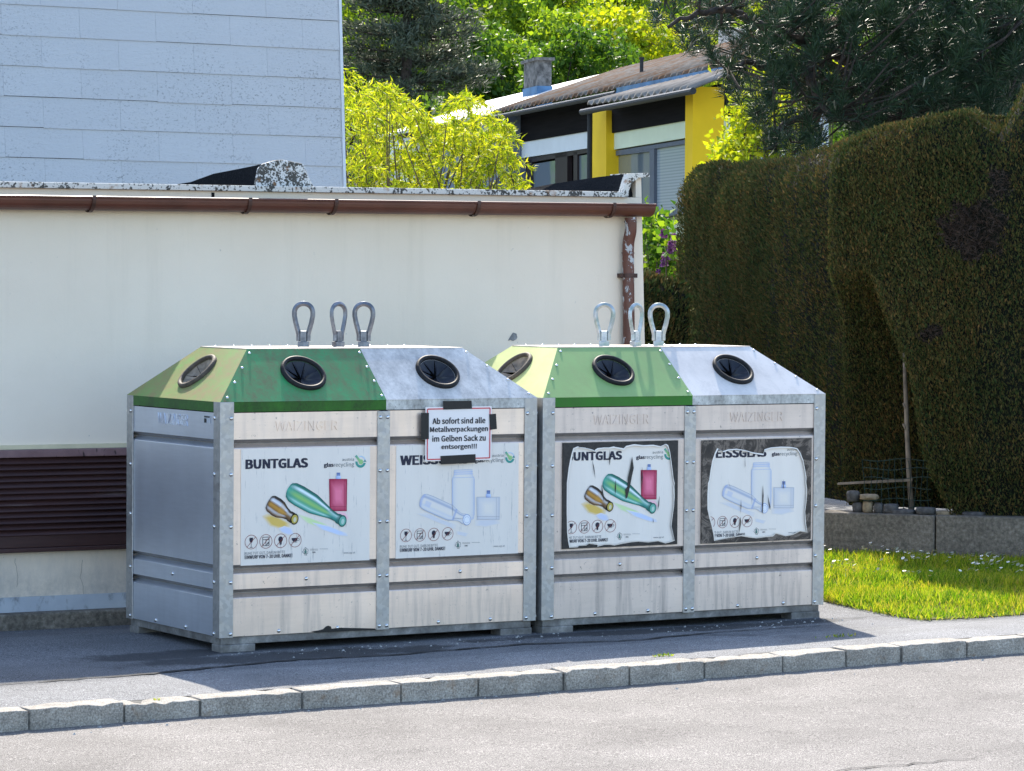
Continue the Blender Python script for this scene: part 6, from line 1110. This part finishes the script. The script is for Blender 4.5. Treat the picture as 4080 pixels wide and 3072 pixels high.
# stake, crosspiece, wire fence
mb = MB(); S = [FW.world(*(lambda q: (q[0], .32, q[1]))(FW.px(u, v, .32))) for u, v in ((3604, 1400), (3606, 1500), (3612, 1640), (3614, 1720), (3622, 1880), (3632, 2035))]
mb.tube([tuple(p_) for p_ in S], [.010, .012, .014, .014, .016, .016], 8); b0_ = S[3]; mb.tube([tuple(b0_), tuple(b0_+np.array([-.03, .0, .045]))], [.008, .005], 6); mb.tube([tuple(S[2]), tuple(S[2]+np.array([-.025, 0, .05]))], [.007, .005], 6)
o = mb.build('wooden_stake', m_wood, smooth=True); tag(o, 'thin crooked wooden stake standing in the dark hedge gap', 'stake')
a0, z0_ = FW.px(3338, 1926, .30); a1, z1_ = FW.px(3636, 1912, .30)
mb = MB(); mb.add([FW.world(a0, .29, z0_-.008), FW.world(a1, .29, z1_-.008), FW.world(a1, .29, z1_+.010), FW.world(a0, .29, z0_+.004), FW.world(a0, .31, z0_-.008), FW.world(a1, .31, z1_-.008), FW.world(a1, .31, z1_+.010), FW.world(a0, .31, z0_+.004)], [(0, 1, 2, 3), (7, 6, 5, 4), (0, 4, 5, 1), (1, 5, 6, 2), (2, 6, 7, 3), (3, 7, 4, 0)])
o = mb.build('wooden_batten', m_wood); tag(o, 'narrow wooden batten nailed across to the stake', 'batten')
mb = MB()
us = np.arange(3440, 3720, 26)
for i, u in enumerate(us):
    P_ = [FW.world(*(lambda q: (q[0], .27, q[1]))(FW.px(u+6*math.sin(v*.02+i), v, .27))) for v in np.linspace(1830+8*math.sin(i), 2035, 8)]; mb.tube([tuple(q) for q in P_], .0022, 4)
for v in (1832, 1868, 1905, 1945, 1990, 2025):
    P_ = [FW.world(*(lambda q: (q[0], .27, q[1]))(FW.px(u, v+5*math.sin(u*.03+v), .27))) for u in np.linspace(3440, 3710, 14)]; mb.tube([tuple(q) for q in P_], .0022, 4)
o = mb.build('wire_fence', m_wire); tag(o, 'green wire mesh fence behind the stones in the hedge gap', 'fence')

def interp_poly(pts, u): xs_ = [p[0] for p in pts]; ys_ = [p[1] for p in pts]; return np.interp(u, xs_, ys_)
def hedge(name, label, path, topf, zb, n, depth, back_fn, size=.030, dead=None, seed=1, mat=None, end=True):
    """clipped hedge: path in plan (face line), sprays over the face and the top, added dark body inside to block light"""
    path = np.array(path); seg = np.linalg.norm(np.diff(path, axis=0), axis=1); cum = np.concatenate([[0], np.cumsum(seg)]); L_ = cum[-1]
    def pos(a): return np.stack([np.interp(a, cum, path[:, 0]), np.interp(a, cum, path[:, 1])], -1)
    def nrm(a):
        e = .05; t = pos(np.minimum(a+e, L_))-pos(np.maximum(a-e, 0)); t = unit(t); return np.stack([t[:, 1], -t[:, 0]], -1)
    def surf(a, t, jit=0.0):
        xy = pos(a); nr = nrm(a); top = topf(xy, a); z = zb+t*(top-zb)
        lump = .014*np.sin(a*2.3+t*3)+.012*np.sin(a*4.1+1-t*7)+.012*np.sin(t*13+a*3)+.010*np.sin(a*9-t*11)+.008*np.sin(a*23+t*17)
        rnd = -.16*np.clip((t-.88)/.12, 0, 1)**2
        endf = -.25*np.clip(1-a/.35, 0, 1)**2*0
        off = lump+rnd+endf+jit-back_fn(xy, z)
        return np.concatenate([xy+nr*off[:, None], z[:, None]], 1), np.concatenate([nr, np.zeros((len(a), 1))], 1)
    # solid dark body added inside to block the light
    na, nt_ = 70, 24; A, T = np.meshgrid(np.linspace(0, L_, na), np.linspace(0, .985, nt_), indexing='ij'); P_, _ = surf(A.ravel(), T.ravel(), -.05)
    front = P_.reshape(na, nt_, 3); nb = nrm(np.linspace(0, L_, na)); bk = front.copy(); bk[:, :, :2] -= nb[:, None, :]*depth
    bk[:, :, :2] = (pos(np.linspace(0, L_, na))-nb*depth)[:, None, :]
    V = np.concatenate([front, bk], 1); m2 = 2*nt_; V = V.reshape(-1, 3); fs = []
    for i in range(na-1):
        for j in range(nt_-1): fs.append((i*m2+j, (i+1)*m2+j, (i+1)*m2+j+1, i*m2+j+1)); fs.append((i*m2+nt_+j, i*m2+nt_+j+1, (i+1)*m2+nt_+j+1, (i+1)*m2+nt_+j))
        fs.append((i*m2+nt_-1, (i+1)*m2+nt_-1, (i+1)*m2+m2-1, i*m2+m2-1))
    for i in (0, na-1):
        for j in range(nt_-1): fs.append((i*m2+j, i*m2+j+1, i*m2+nt_+j+1, i*m2+nt_+j))
    root = empty(name, (0, 0, 0), 0, label, 'hedge'); mb = MB(); mb.add([tuple(q) for q in V], fs); mb.build('light_blocking_body', m_hedge_in, root)
    # sprays
    nf = int(n*.84); a = np.where(rng.random(nf) < .22, rng.random(nf)*.4, rng.random(nf))*L_; t = rng.random(nf)**.95; C_, N_ = surf(a, t, 0); C_ += N_*rng.normal(-.012, .016, (nf, 1))
    d = N_*.6+np.array([0, 0, .8])+rng.normal(0, .30, (nf, 3))
    ntp = n-nf; a2 = rng.random(ntp)*L_; k = rng.random(ntp); S_, N2 = surf(a2, np.full(ntp, .985)); C2 = S_.copy(); C2[:, :2] -= N2[:, :2]*(k*depth)[:, None]; C2[:, 2] += .0+.03*np.sin(a2*9)*np.sin(k*6)+rng.normal(0, .012, ntp)
    d2 = np.array([0, 0, 1.0])+rng.normal(0, .45, (ntp, 3))
    # end face at the start of the path
    ne = n//10 if end else 1; te = rng.random(ne); ke = rng.random(ne); Se, Ne = surf(np.zeros(ne), te); Ce = Se.copy(); Ce[:, :2] -= Ne[:, :2]*(ke*depth)[:, None]; tdir = unit(pos(np.array([.1]))-pos(np.array([0.0])))[0]; Ce[:, :2] -= tdir*(.03+.04*np.sin(ke*9+te*7))[:, None]
    de = np.concatenate([np.tile(-tdir, (ne, 1)), np.full((ne, 1), .7)], 1)+rng.normal(0, .35, (ne, 3))
    C = np.concatenate([C_, C2, Ce]); D_ = np.concatenate([d, d2, de]); sz = size*(.55+1.1*rng.random(len(C))**2)
    dm = dead(C) if dead is not None else np.zeros(len(C), bool)
    v, f = leaves(C[~dm], D_[~dm], sz[~dm], sz[~dm]*.36); mi = np.zeros(len(f), np.int32)
    if dm.any():
        v2, f2 = leaves(C[dm], D_[dm]*np.array([1, 1, .2])+rng.normal(0, .5, (dm.sum(), 3)), sz[dm]*1.6, sz[dm]*.2, .3); f = np.concatenate([f, f2+len(v)]); v = np.concatenate([v, v2]); mi = np.concatenate([mi, np.ones(len(f2), np.int32)])
    me = np_mesh('foliage', v, f); link('foliage', me, root, [mat or m_hedge, m_deadtwig]); me.polygons.foreach_set('material_index', mi)
    return root
TOP = [(2600, 700), (2700, 668), (2750, 650), (2790, 640), (2850, 668), (2900, 640), (3020, 640), (3060, 632), (3150, 602), (3230, 570), (3330, 530), (3420, 496), (3500, 490), (3600, 478), (3690, 455), (3780, 440), (3830, 436), (3870, 470), (3930, 505), (3970, 490), (4010, 420), (4050, 340), (4090, 300), (4300, 280)]
def topz(xy, a): 
    out = np.empty(len(xy))
    for i, q in enumerate(xy): u = pj((q[0], q[1], 1.5))[0]; out[i] = zat(q[0], q[1], interp_poly(TOP, u))
    return out
def uv_of(xy, z):
    P_ = np.concatenate([xy, z[:, None]], 1)-CAM; dz = P_@F_; return PW/2+FPX*(P_@R_)/dz, PH/2-FPX*(P_@U_)/dz
def back_left(xy, z):
    u, v = uv_of(xy, z); lf = np.interp(v, [1100, 1250, 1500, 1800, 2100], [3500, 3480, 3470, 3450, 3420]); return .85*np.clip((u-lf)/70, 0, 1)*np.clip((v-1150)/160, 0, 1)
pA = at(2705, 1100, 23.2); pB = W0+wd_*.10-wn*.16; pC = W0+wd_*.85-wn*.35
pA2 = at(2735, 1100, 21.5)
def dead_l(C): 
    u, v = uv_of(C[:, :2], C[:, 2]); return (((u-3250)/90)**2+((v-640)/40)**2 < .5) & (rng.random(len(C)) < .3)
pK = W0+wd_*.22-wn*.14; pC = W0+wd_*1.05-wn*.34
curve = [((1-t)**2*pA+2*t*(1-t)*pK+t*t*pC)[:2] for t in np.linspace(0, 1, 14)]
hedge('thuja_hedge', 'long dark clipped thuja hedge receding beside the garage', curve, topz, .24, 190000, .9, back_left, .021, dead_l)
def back_right(xy, z):
    u, v = uv_of(xy, z); lf = np.interp(v, [400, 1100, 1250, 1500, 1800, 1950, 2100], [3380, 3440, 3520, 3630, 3670, 3720, 3780]); lo_ = np.clip((v-1080)/170, 0, 1); return lo_*.8*np.clip((lf-u)/50, 0, 1)+(1-lo_)*.5*np.clip((3620-u)/430, 0, 1)+.12*np.clip((v-1850)/200, 0, 1)
def dead_r(C):
    u, v = uv_of(C[:, :2], C[:, 2]); nz = np.sin(u*.05)*np.cos(v*.043)*.35+rng.normal(0, .12, len(C))
    return (((u-3880)/150)**2+((v-920)/125)**2+nz < .8) | (((u-3980)/60)**2+((v-740)/110)**2+nz < .5) | (((u-3700)/70)**2+((v-1330)/45)**2+nz < .5)
pD = W0-wd_*.15-wn*.02; pE = W0+wd_*.75+wn*.02; pF_ = W0+wd_*1.3+wn*.0; pG = W0+wd_*2.4
hedge('thuja_hedge', 'bulging dark thuja hedge with brown dead patches above the concrete wall', [pD[:2], pE[:2], pF_[:2], pG[:2]], topz, .24, 165000, 1.0, back_right, .020, dead_r, end=False)
# low hedge and lilac in the passage
q1, q2 = at(2520, 1400, 20.2), at(2760, 1400, 20.4)
hedge('low_hedge', 'small low dark hedge in the passage beside the garage', [q1[:2], q2[:2]], lambda xy, a: np.array([zat(x_, y_, 1118+12*math.sin(x_*9)) for x_, y_ in xy]), -.1, 12000, .5, lambda xy, z: np.zeros(len(z)), .035)
for (u, v, dd) in ((3855, 440, 22.5), (3908, 446, 22.8), (3735, 430, 23)):
    P_ = at(u, v, dd); mb = MB(); mb.box(-.02, .02, -.012, .012, -P_[2]-.2, .03); o = mb.build('garden_post', m_wood, bevel=.003); o.location = P_; o.rotation_euler = (0, .08*rng.normal(), .5)
    tag(o, {3855: 'leaning grey post tip above the hedge, middle one', 3908: 'upright grey post tip in the hedge notch, rightmost one', 3735: 'pale post tip showing over the hedge, leftmost one'}[u], 'post', 'post tips behind the hedge')

# ------------------------------------------------------------------ TREES AND SHRUBS
def limb_mesh(mb, base, top, r0, r1, bend=.1, n=7, k=6):
    base = np.array(base, float); top = np.array(top, float); L_ = np.linalg.norm(top-base); o = rng.normal(0, bend*L_*.5, 3); o[2] *= .4
    pts = [tuple(base+(top-base)*t+o*math.sin(math.pi*t)) for t in np.linspace(0, 1, n)]; mb.tube(pts, [r0+(r1-r0)*t for t in np.linspace(0, 1, n)], k); return pts
def broadleaf(u, v, dd, rx, rz, mat, label, nl=11000, lsz=.13, group='trees on the hillside', ncl=90, name='broadleaf_tree'):
    dd *= 1.4; rx *= 1.4; rz *= 1.4; lsz *= 1.3; c = at(u, v, dd); gz_ = -.35+max(0, (c[1]-70))*.13; gz_ = min(gz_, c[2]-rz*1.3)
    root = empty(name, (c[0], c[1], gz_), 0, label, 'tree', group); O = np.array([c[0], c[1], gz_]); cc = c-O
    mb = MB(); limb_mesh(mb, (0, 0, -.3), cc+np.array([0, 0, rz*.3]), .05*rx+.08, .03, .06, 9, 8)
    cl = unit(rng.normal(size=(ncl, 3)))*(rng.random((ncl, 1))**.4)*np.array([rx, rx, rz])*.88; cl[:, 2] += .0
    lump = unit(rng.normal(size=(9, 3)))*np.array([rx, rx, rz])*.75; cl[:ncl//2] = lump[rng.integers(0, 9, ncl//2)]+rng.normal(0, .22, (ncl//2, 3))*rx
    for i in range(14): limb_mesh(mb, cc*.6+np.array([0, 0, rng.uniform(-.2, .4)*rz]), cc+cl[i], .05*rx*.5, .012, .15, 6, 5)
    mb.build('trunk', m_bark, root, smooth=True)
    idx = rng.integers(0, ncl, nl); cr = (.10+.16*rng.random(ncl))*rx; off = rng.normal(size=(nl, 3)); off = unit(off)*(rng.random((nl, 1))**.45)*cr[idx][:, None]*np.array([1.2, 1.2, .6])
    P_ = cc+cl[idx]+off; d = unit(off)*.5+rng.normal(0, .6, (nl, 3))+np.array([0, 0, -.25]); sz = lsz*(.6+.8*rng.random(nl))
    v_, f_ = leaves(P_, d, sz, sz*.62); link('crown', np_mesh('crown', v_, f_), root, mat); return root
for (u, v, dd, rx, rz, mt, lab) in (
    (1400, 60, 78, 1.9, 2.6, m_broad, 'light green tree at the tower edge behind the willow'),
    (1960, 60, 88, 2.6, 3.6, m_broad2, 'darker green tree between pine and bright trees, above the house roof'),
    (1990, 330, 72, 1.5, 1.5, m_broad2, 'dark green low tree just left of the grey chimney'),
    (2160, 70, 84, 2.5, 3.4, m_broad, 'tall fresh green tree standing above the grey chimney'),
    (2210, 200, 76, 1.7, 1.7, m_broad, 'fresh green tree low behind the grey chimney'),
    (2420, 40, 86, 2.5, 3.0, m_yel, 'tall yellow-green tree right of the chimney at the top edge'),
    (2500, 200, 74, 1.9, 1.3, m_yel, 'bright yellow-green tree crown just above the mossy roof'),
    (2650, 90, 82, 2.4, 2.6, m_broad, 'green tree behind the vent pipe and the overhanging pine'),
    (2790, 160, 88, 3.0, 3.2, m_yel, 'yellow-green tree mostly hidden behind the overhanging pine'),
    (2330, 330, 70, 1.6, 1.2, m_broad2, 'low green tree behind the rusty roof ridge'),
    (3100, 150, 92, 3.2, 3.4, m_broad2, 'green tree showing through gaps of the dark pine'),
    (3500, 100, 95, 3.6, 3.6, m_broad2, 'deep green tree behind the thick right half of the pine')):
    broadleaf(u, v, dd, rx, rz, mt, lab, 9000 if rx > 2.2 else 6500, .15)
for i, (u, v) in enumerate(((1300, -50), (1700, -150), (2300, -180), (2900, -150), (3500, -150), (4100, 0))):
    broadleaf(u, v, 108+i % 3*4, 5.0, 5.5, m_broad2 if i % 2 else m_broad, ['green tree at the tower corner, farthest row', 'large green tree behind the far pine, farthest row', 'large dark green tree behind the chimney, farthest row', 'large green tree behind the roof end, farthest row', 'large dark tree behind the near pine, farthest row', 'large green tree at the right edge, farthest row'][i], 9000, .26, ncl=120)
# the wood that covers the rest of the slope, one mass
nc = 420; cx = rng.uniform(-55, 120, nc); cy = rng.uniform(98, 160, nc); idx = rng.integers(0, nc, 30000); off = unit(rng.normal(size=(30000, 3)))*rng.random((30000, 1))**.4*np.array([2.6, 2.6, 3.0])
C = np.stack([cx[idx], cy[idx], -.35+np.maximum(0, cy[idx]-70)*.13+2.4], 1)+off; d = unit(off)+rng.normal(0, .6, (30000, 3)); sz = .45*(.6+.8*rng.random(30000)); v_, f_ = leaves(C, d, sz, sz*.62)
tag(link('woodland', np_mesh('woodland', v_, f_), None, m_broad2), kind='stuff')
# far conifer
def conifer(u, vtop, vbase, dd, rmax, label):
    b = at(u, vbase, dd); t_ = at(u, vtop, dd); H_ = t_[2]-b[2]; root = empty('pine_tree', b, 0, label, 'tree', 'trees on the hillside'); mb = MB()
    mb.tube([(0, 0, -2), (0, 0, 0), (.05, 0, H_*.5), (0, 0, H_)], [.22, .2, .12, .02], 8); C = []; D = []
    for k in range(84):
        z = H_*(.02+.96*rng.random()); a = rng.random()*6.283; r_ = rmax*(1-z/H_*.78)*(.55+.45*rng.random()); e = np.array([math.cos(a)*r_, math.sin(a)*r_, z+r_*.10+.1]); s_ = np.array([0, 0, z])
        mb.tube([tuple(s_), tuple(s_*.5+e*.5+np.array([0, 0, -.08])), tuple(e)], [.04, .025, .01], 5)
        m_ = int(95*r_/rmax)+30; tt = rng.random(m_)**.6; q = s_+(e-s_)*tt[:, None]+rng.normal(0, .23, (m_, 3))*np.array([1, 1, .5]); C.append(q); D.append(np.tile(unit(e-s_)[None], (m_, 1))+rng.normal(0, .7, (m_, 3))+np.array([0, 0, .4]))
    mb.build('trunk', m_bark, root, smooth=True); C = np.concatenate(C); D = np.concatenate(D); C = np.repeat(C, 3, 0)+rng.normal(0, .06, (len(C)*3, 3)); D = np.repeat(D, 3, 0)+rng.normal(0, .5, (len(D)*3, 3))
    v_, f_ = leaves(C, D, .16+.14*rng.random(len(C)), .05); link('crown', np_mesh('crown', v_, f_), root, m_pine_far)
conifer(1615, -420, 470, 92, 2.9, 'grey-green pine with straight trunk on the slope behind the willow')
# willow-like bush behind the garage
def willow():
    base = at(1700, 900, 25.0); base[2] = 0; root = empty('willow_bush', base, 0, 'bright lime feathery willow bush growing behind the garage roof', 'shrub'); mb = MB(); C = []; D = []
    top = [(1365, 275), (1400, 300), (1475, 330), (1590, 330), (1630, 440), (1700, 480), (1780, 490), (1812, 350), (1870, 365), (1895, 430), (1950, 475), (2029, 505), (2042, 570), (2060, 640), (2150, 730)]
    n = 400
    for k in range(n):
        u = rng.uniform(1330, 2010) if rng.random() < .94 else rng.uniform(1980, 2110); vt = interp_poly(top, u); v = vt+(830-vt)*rng.random()**1.25; dd = 25.0+rng.uniform(-1.0, 1.6)
        tip = at(u, v, dd)-base; st = tip*np.array([.45, .45, .6])+rng.normal(0, .08, 3); 
        if k % 5 == 0: limb_mesh(mb, tip*.08*np.array([1, 1, 0]), tip, .016, .004, .12, 7, 5)
        # drooping twig with leaves
        out = np.array([rng.normal(), rng.normal(), 0]); out /= np.linalg.norm(out); Lr = rng.uniform(.15, .34); m_ = 26
        tt = np.linspace(0, 1, m_)[:, None]; pth = tip+out*Lr*tt*.75+np.array([0, 0, 1])*(.10*tt-.34*tt*tt)*Lr*1.6
        mb.tube([tuple(p_) for p_ in pth[::5]], [.003]*len(pth[::5]), 4); q = np.repeat(pth, 2, 0)+rng.normal(0, .012, (m_*2, 3)); C.append(q); D.append(out*.6+np.array([0, 0, -.55])+rng.normal(0, .55, (m_*2, 3)))
    mb.build('branches', m_bark_l, root, smooth=True); C = np.concatenate(C); D = np.concatenate(D)
    v_, f_ = leaves(C, D, .035+.05*rng.random(len(C)), .009+.006*rng.random(len(C)), .3); link('foliage', np_mesh('foliage', v_, f_), root, m_lime)
willow()
# yellow-leaved shrub in front of the house
def shrub(region, dd, label, mat, n=70, lsz=.075, name='leafy_shrub', wdt=.55, leafn=26, spread=.09, base_uv=None):
    us_ = [p[0] for p in region]; base = at(np.mean(us_), 900, dd); base[2] = 0; root = empty(name, base, 0, label, 'shrub'); mb = MB(); C = []; D = []
    for k in range(n):
        i = rng.integers(0, len(region)); u, v, ru, rv = region[i]; u += rng.normal(0, ru*.5); v += rng.normal(0, rv*.5); tip = at(u, v, dd+rng.normal(0, .35))-base
        if k % 3 == 0: limb_mesh(mb, (rng.normal(0, .05), rng.normal(0, .05), 0), tip, .012, .004, .08, 6, 5)
        q = tip+rng.normal(0, spread, (leafn, 3)); C.append(q); D.append(rng.normal(0, .7, (leafn, 3))+np.array([0, 0, .15]))
    mb.build('stems', m_bark_l, root, smooth=True); C = np.concatenate(C); D = np.concatenate(D); s_ = lsz*(.6+.8*rng.random(len(C))); v_, f_ = leaves(C, D, s_, s_*wdt); link('foliage', np_mesh('foliage', v_, f_), root, mat); return root
shrub([(2995, 360, 40, 60), (3020, 480, 50, 60), (2965, 575, 40, 40), (2915, 625, 40, 18), (3030, 580, 70, 60), (2985, 430, 35, 60), (3150, 545, 50, 40), (3330, 270, 60, 50), (3120, 520, 60, 70)], 27, 'sunlit yellow-green shrub growing over the hedge beside the yellow pillar', m_yel, 170, .062)
lil = shrub([(2610, 950, 60, 50), (2640, 1020, 70, 50), (2600, 1080, 60, 40), (2690, 1040, 30, 60), (2600, 905, 40, 20), (2680, 1100, 40, 30)], 24.6, 'lilac bush with purple flowers beside the garage corner', m_lilac_leaf, 90, .056, 'lilac_bush', .75, 18, .06)
for (u, v, ln) in ((2682, 965, 70), (2668, 1000, 70), (2646, 1035, 50), (2622, 1095, 40), (2642, 930, 28)):
    P0_ = at(u, v+ln*.5, 23.9)-np.array(lil.location); m_ = 260; t = rng.random(m_); hgt = ln/FPX*24; rr = .026*(1-t*.8); a = rng.random(m_)*6.283
    C = P0_+np.stack([np.cos(a)*rr, np.sin(a)*rr, t*hgt], 1); v_, f_ = leaves(C, rng.normal(size=(m_, 3)), .016, .013); link('flower_panicle', np_mesh('flower_panicle', v_, f_), lil, m_lilac_fl)

# the big dark pine over the hedge
def big_pine():
    base = at(3900, 1500, 24.5); base[2] = 0; root = empty('pine_tree', base, 0, 'big dark pine with long needles and candles overhanging the hedge', 'tree'); mb = MB()
    def W(u, v, dd): return at(u, v, dd)-base
    tr = [np.array([0, 0, 0]), W(3880, 700, 24.3), W(3820, 250, 24.0), W(3850, -200, 24.0), W(3820, -700, 24.2)]
    mb.tube([tuple(p_) for p_ in tr], [.17, .15, .13, .11, .06], 10)
    limbs = [[(3840, 330, 24), (3500, 250, 23.4), (3250, 190, 23), (3060, 110, 22.6), (2900, 30, 22.4), (2760, 60, 22.2), (2660, 110, 22.2)], [(3850, 500, 24), (3560, 470, 23.2), (3300, 440, 22.8), (3120, 500, 22.6), (3060, 590, 22.4)],
             [(3840, 100, 24), (3600, 20, 23.5), (3300, -60, 23), (3000, -60, 22.8), (2760, -40, 22.4)], [(3500, 250, 23.4), (3330, 340, 23.4), (3180, 330, 23), (3000, 250, 22.8), (2900, 270, 22.5)], [(3850, 300, 24), (4000, 250, 23.4), (4200, 200, 23)], [(3850, 400, 24.2), (3700, 360, 24.8), (3480, 330, 25.2)],
             [(3250, 190, 23), (3210, 280, 22.7), (3260, 400, 22.5), (3330, 480, 22.4)], [(3850, 150, 24), (4000, 60, 23.2), (4150, 0, 22.8)]]
    lp = []
    for l in limbs:
        P_ = [W(*q) for q in l]; m_ = len(P_); dense = []
        for i in range(m_-1):
            for t in np.linspace(0, 1, 6, endpoint=False): dense.append(P_[i]+(P_[i+1]-P_[i])*t+rng.normal(0, .012, 3))
        dense.append(P_[-1]); mb.tube([tuple(p_) for p_ in dense], list(np.linspace(.055, .012, len(dense))), 7); lp += dense
    lp = np.array(lp); bound = [(0, 2590), (40, 2600), (100, 2640), (160, 2700), (240, 2790), (330, 2850), (380, 2900), (450, 2960), (520, 3000), (600, 3080), (680, 3200)]
    tufts = []; n = 0; lft = [p_[0] for p_ in bound]
    while len(tufts) < 1700:
        v = rng.uniform(-120, 640); u = rng.uniform(2580, 4250); ub = np.interp(v, [p_[0] for p_ in bound], [p_[1] for p_ in bound])
        ub += 40*math.sin(v*.06)
        if u < ub: continue
        if v > interp_poly(TOP, u)+40: continue
        den = .25+.75*min(1, (u-ub)/420); gap = math.sin(u*.021+1.0)*math.sin(v*.026+.5)+.5*math.sin(u*.043)*math.cos(v*.05)
        if u < 3520 and gap > .42: continue
        if u < 3520 and ((u-2945)/45)**2+((v-110)/60)**2 < 1: continue
        if u < 3520 and (((u-3330)/75)**2+((v-270)/60)**2 < 1): continue
        if rng.random() > den: continue
        tufts.append((u, v, rng.uniform(22.0, 25.4)))
    C = []; D = []; Lh = []; tips = []
    for k, (u, v, dd) in enumerate(tufts):
        P_ = W(u, v, dd); j = np.argmin(((lp-P_)**2).sum(1)+rng.random(len(lp))*.15); q = lp[j]
        if k % 5 == 0: mb.tube([tuple(q), tuple((q+P_)/2+np.array([0, 0, -.06])), tuple(P_)], [.012, .009, .006], 5)
        ax = unit((P_-q)[None])[0]*.5+np.array([rng.normal(0, .3), rng.normal(0, .3), .75]); ax /= np.linalg.norm(ax)
        m_ = 62; t = rng.random(m_); d = ax*(.35+.9*t)[:, None]+unit(rng.normal(size=(m_, 3)))*.85; C.append(P_+ax*(t*.10-.05)[:, None]); D.append(d); Lh.append(.085+.05*rng.random(m_)); tips.append((P_, ax))
    mb.build('trunk', m_bark, root, smooth=True)
    C = np.concatenate(C); D = np.concatenate(D); Lh = np.concatenate(Lh); v_, f_ = leaves(C, D, Lh, .0062, .1); link('crown', np_mesh('crown', v_, f_), root, m_pine)
    # brown bare inner twigs
    m_ = 2600; i = rng.integers(0, len(lp), m_); q = lp[i]+rng.normal(0, .12, (m_, 3)); v_, f_ = leaves(q, rng.normal(size=(m_, 3)), .08, .005); link('dry_needles', np_mesh('dry_needles', v_, f_), root, m_pine_dead)
    mb = MB(); cnt = 0
    for P_, ax in tips:
        if rng.random() < .16 and cnt < 70: mb.tube([tuple(P_+ax*.03), tuple(P_+ax*.06), tuple(P_+ax*.10)], [.007, .009, .004], 6); cnt += 1
    tag(mb.build('candles', m_candle, root, smooth=True), kind='stuff')
big_pine()
# weeds in the joints
for (u, v, lab) in ((2640, 2640, 'small green weed in the kerb joint in front of the right container'), (625, 2778, 'tiny grass tuft on the pavement near the left kerb'), (3350, 2570, 'dry little weed patch at the pavement edge right of the shadow')):
    P_ = onz(u, v, 0); P_[2] = pave_h(P_[0], P_[1]); nl = 26 if u != 625 else 8; c = np.stack([rng.normal(0, .045 if u != 625 else .006, nl), rng.normal(0, .008, nl), np.zeros(nl)], 1); d = np.stack([rng.normal(0, .6, nl), rng.normal(0, .6, nl), np.ones(nl)*.8], 1)
    v_, f_ = leaves(c, d, .012+.010*rng.random(nl), .007 if u != 625 else .004); o = link('weed', np_mesh('weed', v_, f_), None, m_grass); o.location = P_; tag(o, lab, 'weed')
